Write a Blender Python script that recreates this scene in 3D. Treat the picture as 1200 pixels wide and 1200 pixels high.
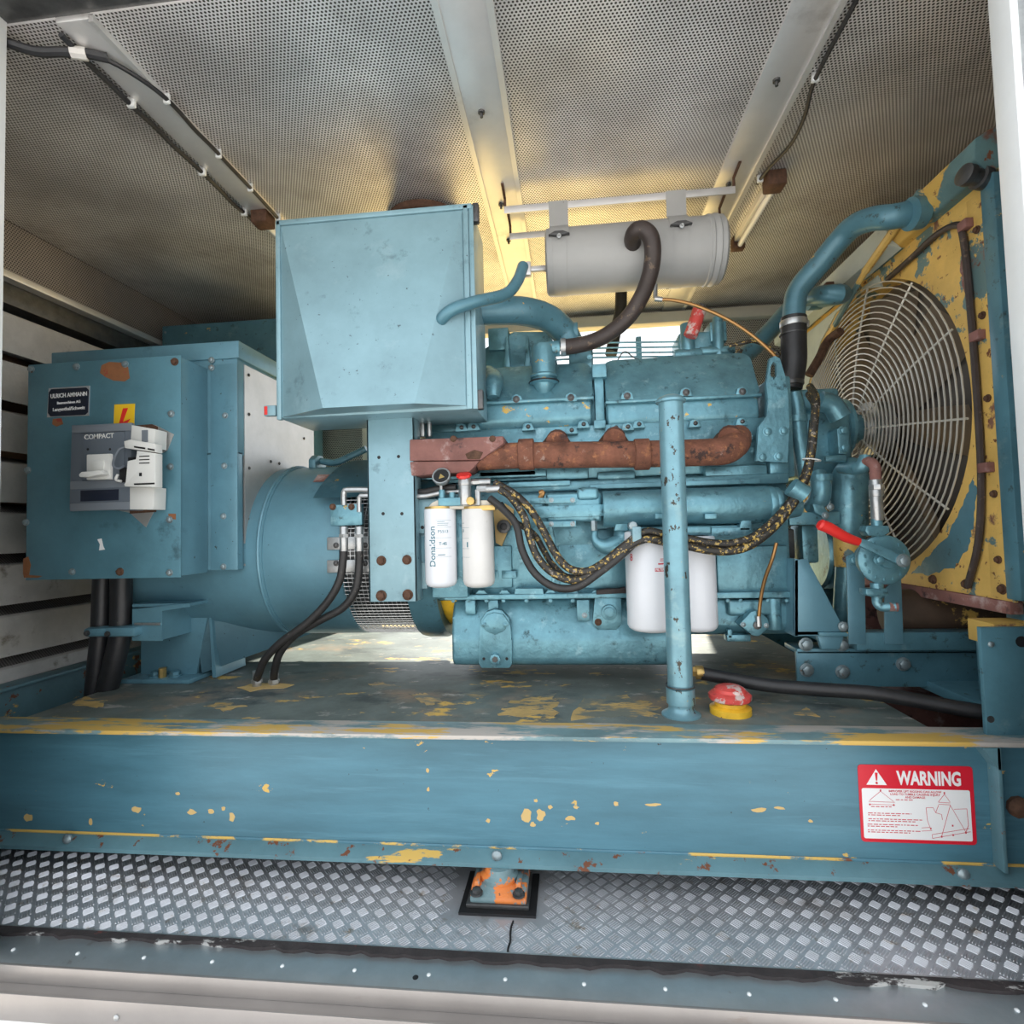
import bpy, bmesh, math, random
from mathutils import Vector, Matrix
from math import sin, cos, pi, radians
random.seed(4)
for o in list(bpy.data.objects): bpy.data.objects.remove(o)
SC = bpy.context.scene; COL = SC.collection
# ---------------------------------------------------------------- camera
F = 640.0; YAW = radians(6.0); PIT = radians(2.5); ROLL = radians(1.5); HC = 0.89
CX, CY = 599.96, 592.83
CAMP = Vector((0, 0, HC))
_d = Vector((-sin(YAW)*cos(PIT), cos(YAW)*cos(PIT), sin(PIT)))
_r0 = Vector((cos(YAW), sin(YAW), 0)); _u0 = _r0.cross(_d)
_r = cos(ROLL)*_r0 - sin(ROLL)*_u0; _u = sin(ROLL)*_r0 + cos(ROLL)*_u0
cam = bpy.data.cameras.new('camera'); camo = bpy.data.objects.new('camera', cam); COL.objects.link(camo)
m = Matrix.Identity(4)
for i in range(3): m[i][0] = _r[i]; m[i][1] = _u[i]; m[i][2] = -_d[i]; m[i][3] = CAMP[i]
camo.matrix_world = m
cam.sensor_width = 36; cam.lens = F/1200*36; cam.clip_start = .02
cam.shift_y = (CY-600)/1200; cam.shift_x = -(CX-600)/1200
SC.camera = camo
# ---------------------------------------------------------------- light
w = bpy.data.worlds.new('sky'); SC.world = w; w.use_nodes = True
bg = w.node_tree.nodes['Background']; bg.inputs[0].default_value = (.90, .95, 1.0, 1); bg.inputs[1].default_value = 1.3
sl = bpy.data.lights.new('sun_offscreen', 'SUN'); sl.energy = 7.5; sl.angle = radians(1.5); sl.color = (1, .93, .8)
so = bpy.data.objects.new('sun_offscreen', sl); COL.objects.link(so)
so.rotation_euler = Vector((-.12, -.68, -.72)).to_track_quat('-Z', 'Y').to_euler()   # shines in from behind the open far side
vs = SC.view_settings; vs.view_transform = 'Standard'; vs.look = 'None'; vs.gamma = 1; vs.use_curve_mapping = False
vs.exposure = 0.58
# ---------------------------------------------------------------- pixel -> place (depth always given by a real plane)
def ray(U, V): return _d + ((U-CX)/F)*_r - ((V-CY)/F)*_u
def P(U, V, Y): q = ray(U, V); return q*(Y/q.y) + CAMP
def PX(U, V, X): q = ray(U, V); return q*(X/q.x) + CAMP
def PZ(U, V, Z): q = ray(U, V); return q*((Z-HC)/q.z) + CAMP
def K(U, V, Y): return (P(U, V, Y)-CAMP).dot(_d)/F          # metres per pixel there
# ---------------------------------------------------------------- materials
def nt(name):
    mt = bpy.data.materials.new(name); mt.use_nodes = True
    return mt, mt.node_tree, mt.node_tree.nodes['Principled BSDF']
def mix(t, fac, a, b):
    n = t.nodes.new('ShaderNodeMix'); n.data_type = 'RGBA'
    for s, v in ((n.inputs['Factor'], fac), (n.inputs['A'], a), (n.inputs['B'], b)):
        if isinstance(v, (tuple, list)): s.default_value = (*v[:3], 1)
        elif isinstance(v, (int, float)): s.default_value = v
        else: t.links.new(v, s)
    return n.outputs['Result']
def noise(t, scale, detail=5, rough=.6, stretch=None, seed=0):
    g = t.nodes.new('ShaderNodeNewGeometry'); v = g.outputs['Position']
    mp = t.nodes.new('ShaderNodeMapping'); mp.inputs['Location'].default_value = (seed*1.7, seed*.9, seed*2.3)
    if stretch: mp.inputs['Scale'].default_value = stretch
    t.links.new(v, mp.inputs['Vector'])
    n = t.nodes.new('ShaderNodeTexNoise'); n.inputs['Scale'].default_value = scale; n.inputs['Detail'].default_value = detail
    n.inputs['Roughness'].default_value = rough; t.links.new(mp.outputs[0], n.inputs['Vector'])
    return n.outputs['Fac']
def ramp(t, x, a, b):
    n = t.nodes.new('ShaderNodeMapRange'); n.inputs['From Min'].default_value = a; n.inputs['From Max'].default_value = b
    t.links.new(x, n.inputs['Value']); return n.outputs['Result']
def mul(t, a, b):
    n = t.nodes.new('ShaderNodeMath'); n.operation = 'MULTIPLY'
    for s, v in ((n.inputs[0], a), (n.inputs[1], b)):
        if isinstance(v, (int, float)): s.default_value = v
        else: t.links.new(v, s)
    return n.outputs[0]
def math2(t, op, a, b):
    n = t.nodes.new('ShaderNodeMath'); n.operation = op
    for s, v in ((n.inputs[0], a), (n.inputs[1], b)):
        if isinstance(v, (int, float)): s.default_value = v
        else: t.links.new(v, s)
    return n.outputs[0]
MATS = {}
def paint(name, base, var=.3, vs_=6, layers=(), rough=.42, metal=0.0, bump=.15, bs=90, stretch=None):
    """layers: (colour, threshold, scale, detail, stretch) : wear showing another coat, hard edged"""
    mt, t, b = nt(name)
    lo = tuple(c*(1-var) for c in base); hi = tuple(min(1, c*(1+var)) for c in base)
    c = mix(t, ramp(t, noise(t, vs_, 6, .65, stretch), .3, .7), lo, hi)
    for i, (lc, th, sc, *rest) in enumerate(layers):
        st = rest[0] if rest else None
        soft = rest[1] if len(rest) > 1 else .012
        c = mix(t, ramp(t, noise(t, sc, 8, .68, st, i+1), th, th+soft), c, lc)
    t.links.new(c, b.inputs['Base Color'])
    b.inputs['Roughness'].default_value = rough; b.inputs['Metallic'].default_value = metal
    if bump:
        bp = t.nodes.new('ShaderNodeBump'); bp.inputs['Strength'].default_value = bump; bp.inputs['Distance'].default_value = .004
        t.links.new(noise(t, bs, 3), bp.inputs['Height']); t.links.new(bp.outputs[0], b.inputs['Normal'])
    MATS[name] = mt; return mt
def plain(name, c, rough=.5, metal=0.0, emit=0):
    mt, t, b = nt(name); b.inputs['Base Color'].default_value = (*c, 1); b.inputs['Roughness'].default_value = rough
    b.inputs['Metallic'].default_value = metal
    if emit: b.inputs['Emission Color'].default_value = (*c, 1); b.inputs['Emission Strength'].default_value = emit
    MATS[name] = mt; return mt
def perforated(name, base, ax, pitch, rad, stains=(), rough=.45, metal=.6, var=.25):
    mt, t, b = nt(name)
    c = mix(t, ramp(t, noise(t, 2.2, 6, .6), .35, .65), tuple(x*(1-var) for x in base), tuple(min(1, x*(1+var)) for x in base))
    for i, (lc, th, sc, amt) in enumerate(stains):
        c = mix(t, mul(t, ramp(t, noise(t, sc, 6, .65, None, i+3), th, th+.16), amt), c, lc)
    g = t.nodes.new('ShaderNodeNewGeometry'); sp = t.nodes.new('ShaderNodeSeparateXYZ'); t.links.new(g.outputs['Position'], sp.inputs[0])
    a = sp.outputs['XYZ'.index(ax[0])]; d_ = sp.outputs['XYZ'.index(ax[1])]
    def dist(off):
        r = []
        for s, p in ((a, pitch), (d_, pitch*1.732)):
            q = math2(t, 'FRACT', math2(t, 'ADD', math2(t, 'DIVIDE', s, p), 50+off), 0)
            r.append(math2(t, 'POWER', mul(t, math2(t, 'SUBTRACT', q, .5), p), 2))
        return math2(t, 'ADD', r[0], r[1])
    dm = math2(t, 'MINIMUM', dist(0), dist(.5))
    hole = math2(t, 'LESS_THAN', dm, rad*rad)
    c = mix(t, hole, c, (.030, .022, .019))
    t.links.new(c, b.inputs['Base Color']); b.inputs['Roughness'].default_value = rough
    t.links.new(mul(t, math2(t, 'SUBTRACT', 1, hole), metal), b.inputs['Metallic'])
    MATS[name] = mt; return mt
YEL = (.62, .40, .10); RUS = (.16, .055, .025); GREY = (.42, .42, .42)
paint('teal', (.085, .205, .258), .25, 5, (((.045, .075, .08), .60, 30, None, .08), ((.19, .30, .32), .60, 9, None, .15), (YEL, .675, 16)), .36, .2, .12, 70)
paint('teal_clean', (.120, .262, .330), .2, 3, (((.065, .145, .185), .60, 6, None, .14), ((.04, .06, .06), .67, 55)), .34, .2, .08, 70)
paint('teal_light', (.225, .375, .430), .16, 4, (((.35, .50, .55), .56, 4, None, .2), ((.13, .22, .25), .60, 11, None, .12), ((.05, .08, .09), .66, 60)), .32, .2, .06, 60)
paint('teal_dark', (.028, .065, .08), .25, 4, (), .45, .1, .05)
paint('engine_teal', (.140, .310, .372), .25, 12, (((.035, .075, .085), .585, 22, None, .12), ((.27, .46, .52), .58, 18, None, .12), (YEL, .70, 26)), .33, .45, .35, 55)
paint('engine_teal_chipped', (.140, .310, .372), .22, 12, (((.035, .075, .085), .60, 22, None, .12), ((.27, .46, .52), .58, 18, None, .12), (YEL, .625, 24)), .33, .45, .3, 55)
paint('pipe_teal', (.165, .325, .385), .2, 8, (((.26, .40, .42), .58, 12, None, .15), ((.05, .045, .035), .605, 36, (1, 1, .6)), ((.4, .36, .2), .665, 50)), .32, .3, .1)
paint('skid_teal', (.070, .182, .240), .2, 2.2, (((.10, .24, .31), .55, 3, (.5, 1, 8), .15), (YEL, .665, 15, (.6, 1, 1)), ((.03, .03, .03), .69, 45)), .38, .1, .08, 60, (1, 1, 6))
paint('skid_edge', (.15, .25, .27), .3, 5, (((.48, .44, .40), .50, 6, (.5, 2, 2), .06), (YEL, .54, 7, (.35, 2, 3), .03), (RUS, .70, 24)), .5)
paint('bead', (.070, .182, .240), .2, 5, ((YEL, .52, 5, (.6, 1, 1), .03), (RUS, .64, 9, (.5, 1, 1), .03)), .5)
paint('skid_lip', (.10, .205, .24), .2, 5, ((YEL, .60, 6, (.4, 1, 2), .02), (RUS, .61, 18)), .5)
paint('tank_top', (.125, .150, .140), .35, 6, (((.27, .20, .14), .52, 3, (.8, 1, 1), .14), ((.07, .085, .085), .54, 7, (.6, 1.1, 1), .08), (YEL, .605, 9, (.6, 1.2, 1), .04), ((.36, .34, .31), .60, 14, (.5, 1, 1), .06)), .5, 0, .2, 50)
paint('yellow_paint', (.68, .44, .12), .2, 5, (((.72, .50, .18), .55, 3, None, .15), ((.12, .20, .20), .555, 5.5, None, .015), ((.21, .10, .07), .60, 8, None, .05), (RUS, .615, 30)), .5, 0, .2)
paint('yellow_clean', (.78, .46, .03), .25, 14, ((RUS, .64, 18),), .45)
paint('rust', (.19, .075, .045), .45, 18, (((.36, .15, .07), .56, 30, None, .1), ((.05, .028, .024), .56, 22, None, .08), ((.30, .20, .16), .64, 26, None, .05)), .85, 0, .6, 160)
paint('rust_plate', (.22, .10, .085), .3, 9, (((.45, .34, .32), .54, 9, None, .12), ((.07, .04, .04), .58, 12, None, .08)), .8, 0, .3)
paint('rust_bolt', (.10, .05, .03), .4, 60, (), .8, .2)
paint('alu', (.62, .62, .64), .12, 3, (((.38, .36, .34), .62, 5, None, .12),), .38, .75, .05)
paint('alu_rib', (.72, .71, .70), .1, 3, (((.46, .44, .42), .58, 3, None, .15),), .40, .65, .05)
paint('alu_white', (.78, .80, .80), .06, 3, (((.45, .44, .43), .68, 6, (1, 1, .2), .05),), .4, .2, .05)
paint('tread_alu', (.56, .57, .60), .18, 5, (((.26, .23, .21), .58, 6, None, .14), ((.36, .31, .26), .60, 22, None, .08)), .40, .65, .1)
paint('sill_alu', (.42, .46, .48), .2, 4, (((.18, .13, .09), .66, 6, None, .08),), .4, .75, .08)
paint('sill_front', (.36, .335, .32), .12, 3, (((.3, .26, .23), .64, 6, (1, 1, 4), .1),), .4, .6, .05)
paint('cream', (.62, .57, .48), .1, 3, (), .6)
paint('concrete_slat', (.56, .54, .51), .16, 7, (((.22, .19, .15), .60, 6, None, .1), ((.15, .13, .11), .70, 40)), .7, .2, .2)
paint('brown_gap', (.16, .10, .075), .3, 5, (), .8)
paint('rubber', (.018, .018, .02), .3, 20, (((.09, .085, .08), .66, 30, None, .05),), .45, 0, .15)
paint('rubber_torn', (.035, .028, .028), .4, 20, (((.45, .44, .42), .57, 12, (.4, 1, 1), .03), ((.12, .035, .03), .64, 20, None, .03)), .7, 0, .6, 60)
paint('hose', (.022, .021, .021), .3, 20, (((.14, .12, .10), .64, 40, None, .05),), .5, 0, .25)
paint('hose_yellow', (.025, .022, .018), .3, 20, (((.50, .34, .09), .555, 80, (1, 1, 1), .03), ((.25, .22, .19), .60, 60, None, .04),), .5, 0, .25)
paint('hose_brown', (.045, .032, .028), .3, 12, (((.13, .09, .06), .60, 25, None, .05),), .5, 0, .2)
paint('canister_grey', (.37, .37, .36), .07, 4, (((.22, .2, .18), .715, 26),), .42, 0, .05)
paint('filter_white', (.74, .76, .80), .04, 4, (), .32, 0, 0)
paint('filter_old', (.66, .65, .63), .07, 7, (((.42, .40, .37), .67, 20, None, .06),), .38, 0, 0)
paint('steel', (.45, .46, .46), .2, 25, (((.15, .13, .11), .64, 30, None, .05),), .35, .8, .1)
paint('steel_dark', (.10, .10, .10), .3, 25, (), .4, .7, .1)
paint('brass', (.55, .38, .14), .2, 25, (), .35, .8, .05)
paint('bolt_steel', (.27, .33, .35), .2, 60, (((.2, .1, .05), .64, 60),), .4, .6, 0)
paint('green_grey', (.46, .51, .47), .12, 6, (((.2, .26, .26), .64, 9, None, .05),), .5, 0, .05)
paint('bare_metal', (.44, .44, .43), .2, 3, (((.12, .07, .05), .70, 14, None, .05),), .38, .6, .05)
paint('orange_cast', (.16, .25, .27), .2, 18, (((.68, .20, .045), .50, 17, None, .02), ((.08, .04, .03), .66, 40)), .5, 0, .3)
paint('red_cap', (.62, .07, .06), .2, 20, (((.60, .48, .45), .53, 22, None, .04), (YEL, .62, 18), ((.2, .03, .03), .60, 30, None, .05)), .45, 0, .2)
paint('ground_warm_bounce', (.62, .45, .17), .12, 1, (), .9, 0, 0)  # invented yellow, picked to bounce warm sunlight onto the rear ceiling
paint('ground_grey', (.60, .58, .57), .1, 1, (), .9, 0, 0)
plain('black', (.008, .008, .009), .6); plain('red', (.72, .03, .025), .35); plain('white', (.80, .80, .80), .45)
plain('plate_navy', (.012, .016, .03), .4); plain('sticker_yellow', (.80, .50, .02), .45); plain('sign_red', (.62, .012, .03), .35)
plain('breaker_grey', (.105, .125, .15), .45); plain('breaker_mid', (.16, .18, .205), .45); plain('breaker_white', (.66, .66, .63), .45)
plain('print_blue', (.05, .17, .22), .5); plain('print_red', (.55, .05, .07), .5); plain('wire_grey', (.58, .56, .50), .4, .3)
plain('core_dark', (.09, .08, .07), .7); plain('dial', (.72, .70, .62), .3); plain('lamp_tube', (.82, .82, .80), .3); plain('fan_brown', (.30, .24, .18), .5, .3)
plain('copper', (.35, .19, .07), .35, .7)
perforated('perf_ceiling', (.79, .77, .76), 'XY', .0098, .0029, (((.34, .31, .30), .55, 2.3, .55),), .42, .55)
perforated('perf_slat', (.42, .40, .38), 'YX', .0105, .0034, (), .6, .3)
perforated('perf_wall', (.55, .52, .46), 'XZ', .0105, .0034, (), .5, .4)
perforated('perf_side', (.30, .27, .25), 'YZ', .0098, .0031, (), .5, .4)
# ---------------------------------------------------------------- mesh building
class MB:
    def __init__(s): s.bm = bmesh.new()
    def _bev(s, vs, bev, seg=2):
        if bev > 0:
            es = {e for v in vs for e in v.link_edges}
            bmesh.ops.bevel(s.bm, geom=list(es), offset=bev, segments=seg, profile=.5, affect='EDGES', clamp_overlap=True)
    def box(s, x0, x1, y0, y1, z0, z1, bev=0, seg=2):
        x0, x1 = min(x0, x1), max(x0, x1); z0, z1 = min(z0, z1), max(z0, z1); y0, y1 = min(y0, y1), max(y0, y1)
        v = [s.bm.verts.new((x, y, z)) for x in (x0, x1) for y in (y0, y1) for z in (z0, z1)]
        for f in ((0, 1, 3, 2), (4, 6, 7, 5), (0, 4, 5, 1), (2, 3, 7, 6), (0, 2, 6, 4), (1, 5, 7, 3)): s.bm.faces.new([v[i] for i in f])
        s._bev(v, bev, seg); return s
    def prism(s, pts, ax, a0, a1, bev=0, seg=2):
        def mk(p, a): return {'y': (p[0], a, p[1]), 'x': (a, p[0], p[1]), 'z': (p[0], p[1], a)}[ax]
        A = [s.bm.verts.new(mk(p, a0)) for p in pts]; Bv = [s.bm.verts.new(mk(p, a1)) for p in pts]
        n = len(pts)
        s.bm.faces.new(A); s.bm.faces.new(Bv[::-1])
        for i in range(n): s.bm.faces.new((A[i], A[(i+1) % n], Bv[(i+1) % n], Bv[i]))
        s._bev(A+Bv, bev, seg); return s
    def poly(s, faces):                                   # list of faces, each a list of points
        c = {}
        for f in faces:
            vv = []
            for p in f:
                k_ = tuple(round(q, 5) for q in p)
                if k_ not in c: c[k_] = s.bm.verts.new(p)
                vv.append(c[k_])
            s.bm.faces.new(vv)
        return s
    def lathe(s, prof, o, ax, seg=24):
        ax = Vector(ax).normalized(); o = Vector(o)
        t1 = ax.orthogonal().normalized() if abs(ax.z) > .9 or abs(ax.z) < .9 else Vector((1, 0, 0))
        t2 = ax.cross(t1); rings = []
        for (h, r) in prof:
            c = o + ax*h
            if r < 1e-6: rings.append([s.bm.verts.new(c)])
            else: rings.append([s.bm.verts.new(c + t1*r*cos(2*pi*i/seg) + t2*r*sin(2*pi*i/seg)) for i in range(seg)])
        for a, b in zip(rings, rings[1:]):
            if len(a) == 1 and len(b) == 1: continue
            for i in range(seg):
                j = (i+1) % seg
                if len(a) == 1: s.bm.faces.new((a[0], b[j], b[i]))
                elif len(b) == 1: s.bm.faces.new((a[i], a[j], b[0]))
                else: s.bm.faces.new((a[i], a[j], b[j], b[i]))
        if len(rings[0]) > 1: s.bm.faces.new(rings[0][::-1])
        if len(rings[-1]) > 1: s.bm.faces.new(rings[-1])
        return s
    def cyl(s, p0, p1, r0, r1=None, seg=20, bev=0):
        p0 = Vector(p0); p1 = Vector(p1); L = (p1-p0).length; r1 = r0 if r1 is None else r1
        pr = [(0, r0), (L, r1)]
        if bev: pr = [(0, r0-bev), (bev*.3, r0-bev*.3), (bev, r0), (L-bev, r1), (L-bev*.3, r1-bev*.3), (L, r1-bev)]
        return s.lathe(pr, p0, p1-p0, seg)
    def tube(s, pts, r, seg=10, sub=5, closed=False):
        pts = [Vector(p) for p in pts]; rr = r if isinstance(r, (list, tuple)) else [r]*len(pts)
        if sub > 1 and len(pts) > 2:
            q = []; qr = []; n = len(pts)
            for i in range(n if closed else n-1):
                p0 = pts[i-1] if (i > 0 or closed) else 2*pts[0]-pts[1]; p1 = pts[i]; p2 = pts[(i+1) % n]
                p3 = pts[(i+2) % n] if (i+2 < n or closed) else 2*pts[-1]-pts[-2]
                for k_ in range(sub):
                    t = k_/sub
                    q.append(.5*((2*p1)+(p2-p0)*t+(2*p0-5*p1+4*p2-p3)*t*t+(3*p1-p0-3*p2+p3)*t**3)); qr.append(rr[i]*(1-t)+rr[(i+1) % n]*t)
            if not closed: q.append(pts[-1]); qr.append(rr[-1])
            pts, rr = q, qr
        n = len(pts); rings = []; nrm = None
        for i, p in enumerate(pts):
            if closed: tg = (pts[(i+1) % n]-pts[i-1]).normalized()
            else: tg = (pts[min(i+1, n-1)]-pts[max(i-1, 0)]).normalized()
            if nrm is None: nrm = tg.orthogonal().normalized()
            nrm = (nrm - tg*nrm.dot(tg)).normalized(); bn = tg.cross(nrm)
            rings.append([s.bm.verts.new(p + nrm*rr[i]*cos(2*pi*k_/seg) + bn*rr[i]*sin(2*pi*k_/seg)) for k_ in range(seg)])
        for i in range(n if closed else n-1):
            a, b = rings[i], rings[(i+1) % n]
            for k_ in range(seg): s.bm.faces.new((a[k_], a[(k_+1) % seg], b[(k_+1) % seg], b[k_]))
        if not closed: s.bm.faces.new(rings[0][::-1]); s.bm.faces.new(rings[-1])
        return s
    # pixel-traced versions (Y is the plane the thing lies on)
    def pb(s, u0, v0, u1, v1, Y, dy, bev=0, seg=2):
        um, vm = (u0+u1)/2, (v0+v1)/2
        return s.box(P(u0, vm, Y).x, P(u1, vm, Y).x, Y, Y+dy, P(um, v1, Y).z, P(um, v0, Y).z, bev, seg)
    def pp(s, pts, Y, dy, bev=0, seg=2):
        return s.prism([(P(u, v, Y).x, P(u, v, Y).z) for u, v in pts], 'y', Y, Y+dy, bev, seg)
    def pcx(s, u0, u1, v, Y, rpx, bev=0, seg=24, r1=None):
        um = (u0+u1)/2; k_ = K(um, v, Y); z = P(um, v, Y).z
        return s.cyl((P(u0, v, Y).x, Y, z), (P(u1, v, Y).x, Y, z), rpx*k_, None if r1 is None else r1*k_, seg, bev)
    def pcz(s, u, v0, v1, Y, rpx, bev=0, seg=20, r1=None):
        vm = (v0+v1)/2; k_ = K(u, vm, Y); x = P(u, vm, Y).x
        return s.cyl((x, Y, P(u, v0, Y).z), (x, Y, P(u, v1, Y).z), rpx*k_, None if r1 is None else r1*k_, seg, bev)
    def pcy(s, u, v, Y, rpx, dy, bev=0, seg=20, r1=None):
        k_ = K(u, v, Y); p = P(u, v, Y)
        return s.cyl(p+Vector((0, dy, 0)), p, rpx*k_, None if r1 is None else r1*k_, seg, bev)
    def pt(s, pts, rpx, seg=10, sub=5):
        w_ = [P(*p) for p in pts]; k_ = sum(K(*p) for p in pts)/len(pts)
        return s.tube(w_, [q*k_ for q in rpx] if isinstance(rpx, (list, tuple)) else rpx*k_, seg, sub)
    def mesh(s, name, ang=38):
        bmesh.ops.recalc_face_normals(s.bm, faces=s.bm.faces)
        me = bpy.data.meshes.new(name); s.bm.to_mesh(me); s.bm.free()
        me.polygons.foreach_set('use_smooth', [True]*len(me.polygons)); me.set_sharp_from_angle(angle=radians(ang))
        return me
WL = {}
def M(mat): return MATS[mat] if isinstance(mat, str) else mat
def base_of(me):
    c = [v.co for v in me.vertices]
    return Vector(((min(p.x for p in c)+max(p.x for p in c))/2, (min(p.y for p in c)+max(p.y for p in c))/2, min(p.z for p in c)))
def tagit(o, label=None, cat=None, group=None, kind=None):
    for k_, v in (('label', label), ('category', cat), ('group', group), ('kind', kind)):
        if v: o[k_] = v
    return o
def thing(name, label, cat, loc, group=None, kind=None):
    o = bpy.data.objects.new(name, None); COL.objects.link(o); o.location = loc; o.empty_display_size = .05; WL[o] = Vector(loc)
    return tagit(o, label, cat, group, kind)
def part(name, mb, mat, parent, label=None, kind=None, ang=38):
    me = mb.mesh(name, ang) if isinstance(mb, MB) else mb
    me.transform(Matrix.Translation(-WL[parent])); me.materials.clear(); me.materials.append(M(mat))
    o = bpy.data.objects.new(name, me); COL.objects.link(o); o.parent = parent; WL[o] = WL[parent]
    return tagit(o, label, kind=kind)
def solo(name, mb, mat, label=None, cat=None, group=None, kind=None, ang=38):
    me = mb.mesh(name, ang) if isinstance(mb, MB) else mb
    b = base_of(me); me.transform(Matrix.Translation(-b)); me.materials.append(M(mat))
    o = bpy.data.objects.new(name, me); COL.objects.link(o); o.location = b; WL[o] = b
    return tagit(o, label, cat, group, kind)
def struct(name, mb, mat, label=None): return solo(name, mb, mat, label, None, None, 'structure')
_bc = {}
ROT = {'-y': (0, 0, 0), '+x': (0, 0, pi/2), '-x': (0, 0, -pi/2), '+z': (-pi/2, 0, 0), '-z': (pi/2, 0, 0)}
def bolt(parent, p, r, mat='bolt_steel', ax='-y', name='bolt', kind='hex'):
    key = (round(r, 4), mat, kind)
    if key not in _bc:
        b = MB()
        if kind == 'hex':
            b.lathe([(-.001, r*1.15), (r*.22, r*1.15), (r*.25, r*1.05)], (0, 0, 0), (0, -1, 0), 14)
            b.lathe([(0, r*.85), (r*.8, r*.85), (r*.95, r*.6)], (0, 0, 0), (0, -1, 0), 6)
        elif kind == 'round':
            b.lathe([(-.001, r), (r*.3, r), (r*.7, r*.6), (r*.8, 0)], (0, 0, 0), (0, -1, 0), 10)
        elif kind == 'hole':
            b.lathe([(-.002, r), (.0006, r)], (0, 0, 0), (0, -1, 0), 12)
        elif kind == 'stud':
            b.lathe([(-.001, r), (r*.6, r), (r*.7, r*.45), (r*1.8, r*.45)], (0, 0, 0), (0, -1, 0), 8)
        me = b.mesh(name); me.materials.append(M(mat)); _bc[key] = me
    o = bpy.data.objects.new(name, _bc[key]); COL.objects.link(o); o.parent = parent
    o.location = Vector(p)-WL[parent]; o.rotation_euler = ROT[ax]; WL[o] = Vector(p)
    return o
def pbolts(parent, uvs, Y, rpx, mat='bolt_steel', name='bolt', kind='hex'):
    for (u, v) in uvs: bolt(parent, P(u, v, Y), round(rpx*K(u, v, Y), 4), mat, '-y', name, kind)
def text(name, s, mat, parent, size, place, bold=0.0, xs=1.0, ext=.0004, align='CENTER'):
    cu = bpy.data.curves.new(name, 'FONT'); cu.body = s; cu.size = size; cu.align_x = align; cu.align_y = 'CENTER'
    cu.extrude = ext; cu.offset = bold; cu.resolution_u = 3
    o = bpy.data.objects.new(name, cu); COL.objects.link(o)
    bpy.context.view_layer.update()
    me = bpy.data.meshes.new_from_object(o.evaluated_get(bpy.context.evaluated_depsgraph_get()))
    bpy.data.objects.remove(o); bpy.data.curves.remove(cu)
    for v in me.vertices: v.co = place(v.co.x*xs, v.co.y, v.co.z)
    return part(name, me, mat, parent)
def flat_at(p, ang=0):                                  # lettering on a face that looks towards -Y
    p = Vector(p); c, s = cos(ang), sin(ang)
    return lambda x, y, z: p + Vector((x*c-y*s, -z, x*s+y*c))
#PARTS
# ================================================================ enclosure
ZC = 2.10; XL, XR, YB, YS = -2.06, 1.78, 3.10, 1.10
b = MB(); b.box(-40, 40, 3.35, 60, -1.25, -1.2); struct('ground', b, 'ground_warm_bounce', 'unseen ground behind the enclosure, made yellow for warm bounce light')  # unseen from the camera; its yellow is added to warm the bounce light
b = MB(); b.box(-40, 40, -40, 3.35, -1.25, -1.2); struct('ground', b, 'ground_grey', 'grey paved ground in front of the enclosure')
fl = MB(); fl.box(-2.3, XR, 1.1605, YB, -.06, 0)
floor = struct('floor', fl, 'tread_alu', 'worn aluminium tread plate floor under the skid')
# raised bars of the tread plate
vv, ff = [], []
c45 = .70711; cell = .0295
for i in range(-90, 90):
    for j in range(-90, 90):
        cx_, cy_ = (i-j)*cell*c45 - .2, (i+j)*cell*c45 + 1.3
        if not (-1.75 < cx_ < 1.25 and 1.172 < cy_ < 1.62): continue
        if -.31 < cx_ < -.08 and cy_ > 1.27: continue
        e1 = (c45, c45) if (i+j) % 2 else (-c45, c45); e2 = (-e1[1], e1[0])
        for k_ in range(-2, 3):
            o_ = k_*.0053; L = .0118-.0006*abs(k_)
            n0 = len(vv)
            for (l, wd, z) in ((L, .0013, 0.0), (L*.78, .0004, .0019)):
                for (a_, b_) in ((-l, -wd), (l, -wd), (l, wd), (-l, wd)):
                    vv.append((cx_+e1[0]*a_+e2[0]*(b_+o_), cy_+e1[1]*a_+e2[1]*(b_+o_), z))
            ff += [(n0+4, n0+5, n0+6, n0+7)] + [(n0+q, n0+(q+1) % 4, n0+4+(q+1) % 4, n0+4+q) for q in range(4)]
me = bpy.data.meshes.new('tread_bars'); me.from_pydata(vv, [], ff)
part('tread_bars', me, 'tread_alu', floor, kind='stuff')
b = MB(); b.tube([(-.155+.004*random.uniform(-1, 1), 1.172+.02*i, .0012) for i in range(6)], .0025, 5); part('plate_seam', b, 'black', floor)
# sill
b = MB(); pts = []
for i in range(120):
    x = -1.62+i*.024; pts.append((x, 1.152+random.uniform(-.007, .005)))
b.prism([(-1.62, 1.170)]+pts+[(1.24, 1.170)], 'z', .0, .007); struct('trim_1', b, 'rubber_torn', 'torn black rubber strip along the tread plate edge')
b = MB(); b.box(-1.7, 1.3, 1.168, 1.176, 0, .005); struct('trim_2', b, 'steel', 'thin metal edging along the tread plate')
sl_ = MB(); sl_.box(-1.7, 1.3, 1.074, 1.160, -.06, 0, .003)
sill = struct('trim_3', sl_, 'sill_alu', 'grey aluminium door sill with screws')
for x in [-1.24+.155*i for i in range(16)]: bolt(sill, (x, 1.112, .0), .0042, 'alu_white', '+z', 'screw', 'round')
bolt(sill, (-.335, 1.104, 0), .006, 'black', '+z', 'screw_hole', 'hole')
b = MB(); b.box(-1.7, 1.3, 1.07, 1.076, -.034, .002, .001); b.box(-1.7, 1.3, 1.046, 1.076, -.040, -.034); b.box(-1.7, 1.3, 1.042, 1.048, -.085, -.032, .001)
sf = struct('trim_4', b, 'sill_front', 'stepped aluminium profile along the door sill front')
bolt(sf, (-.93, 1.042, -.062), .006, 'steel', '-y', 'rivet', 'round')
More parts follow.
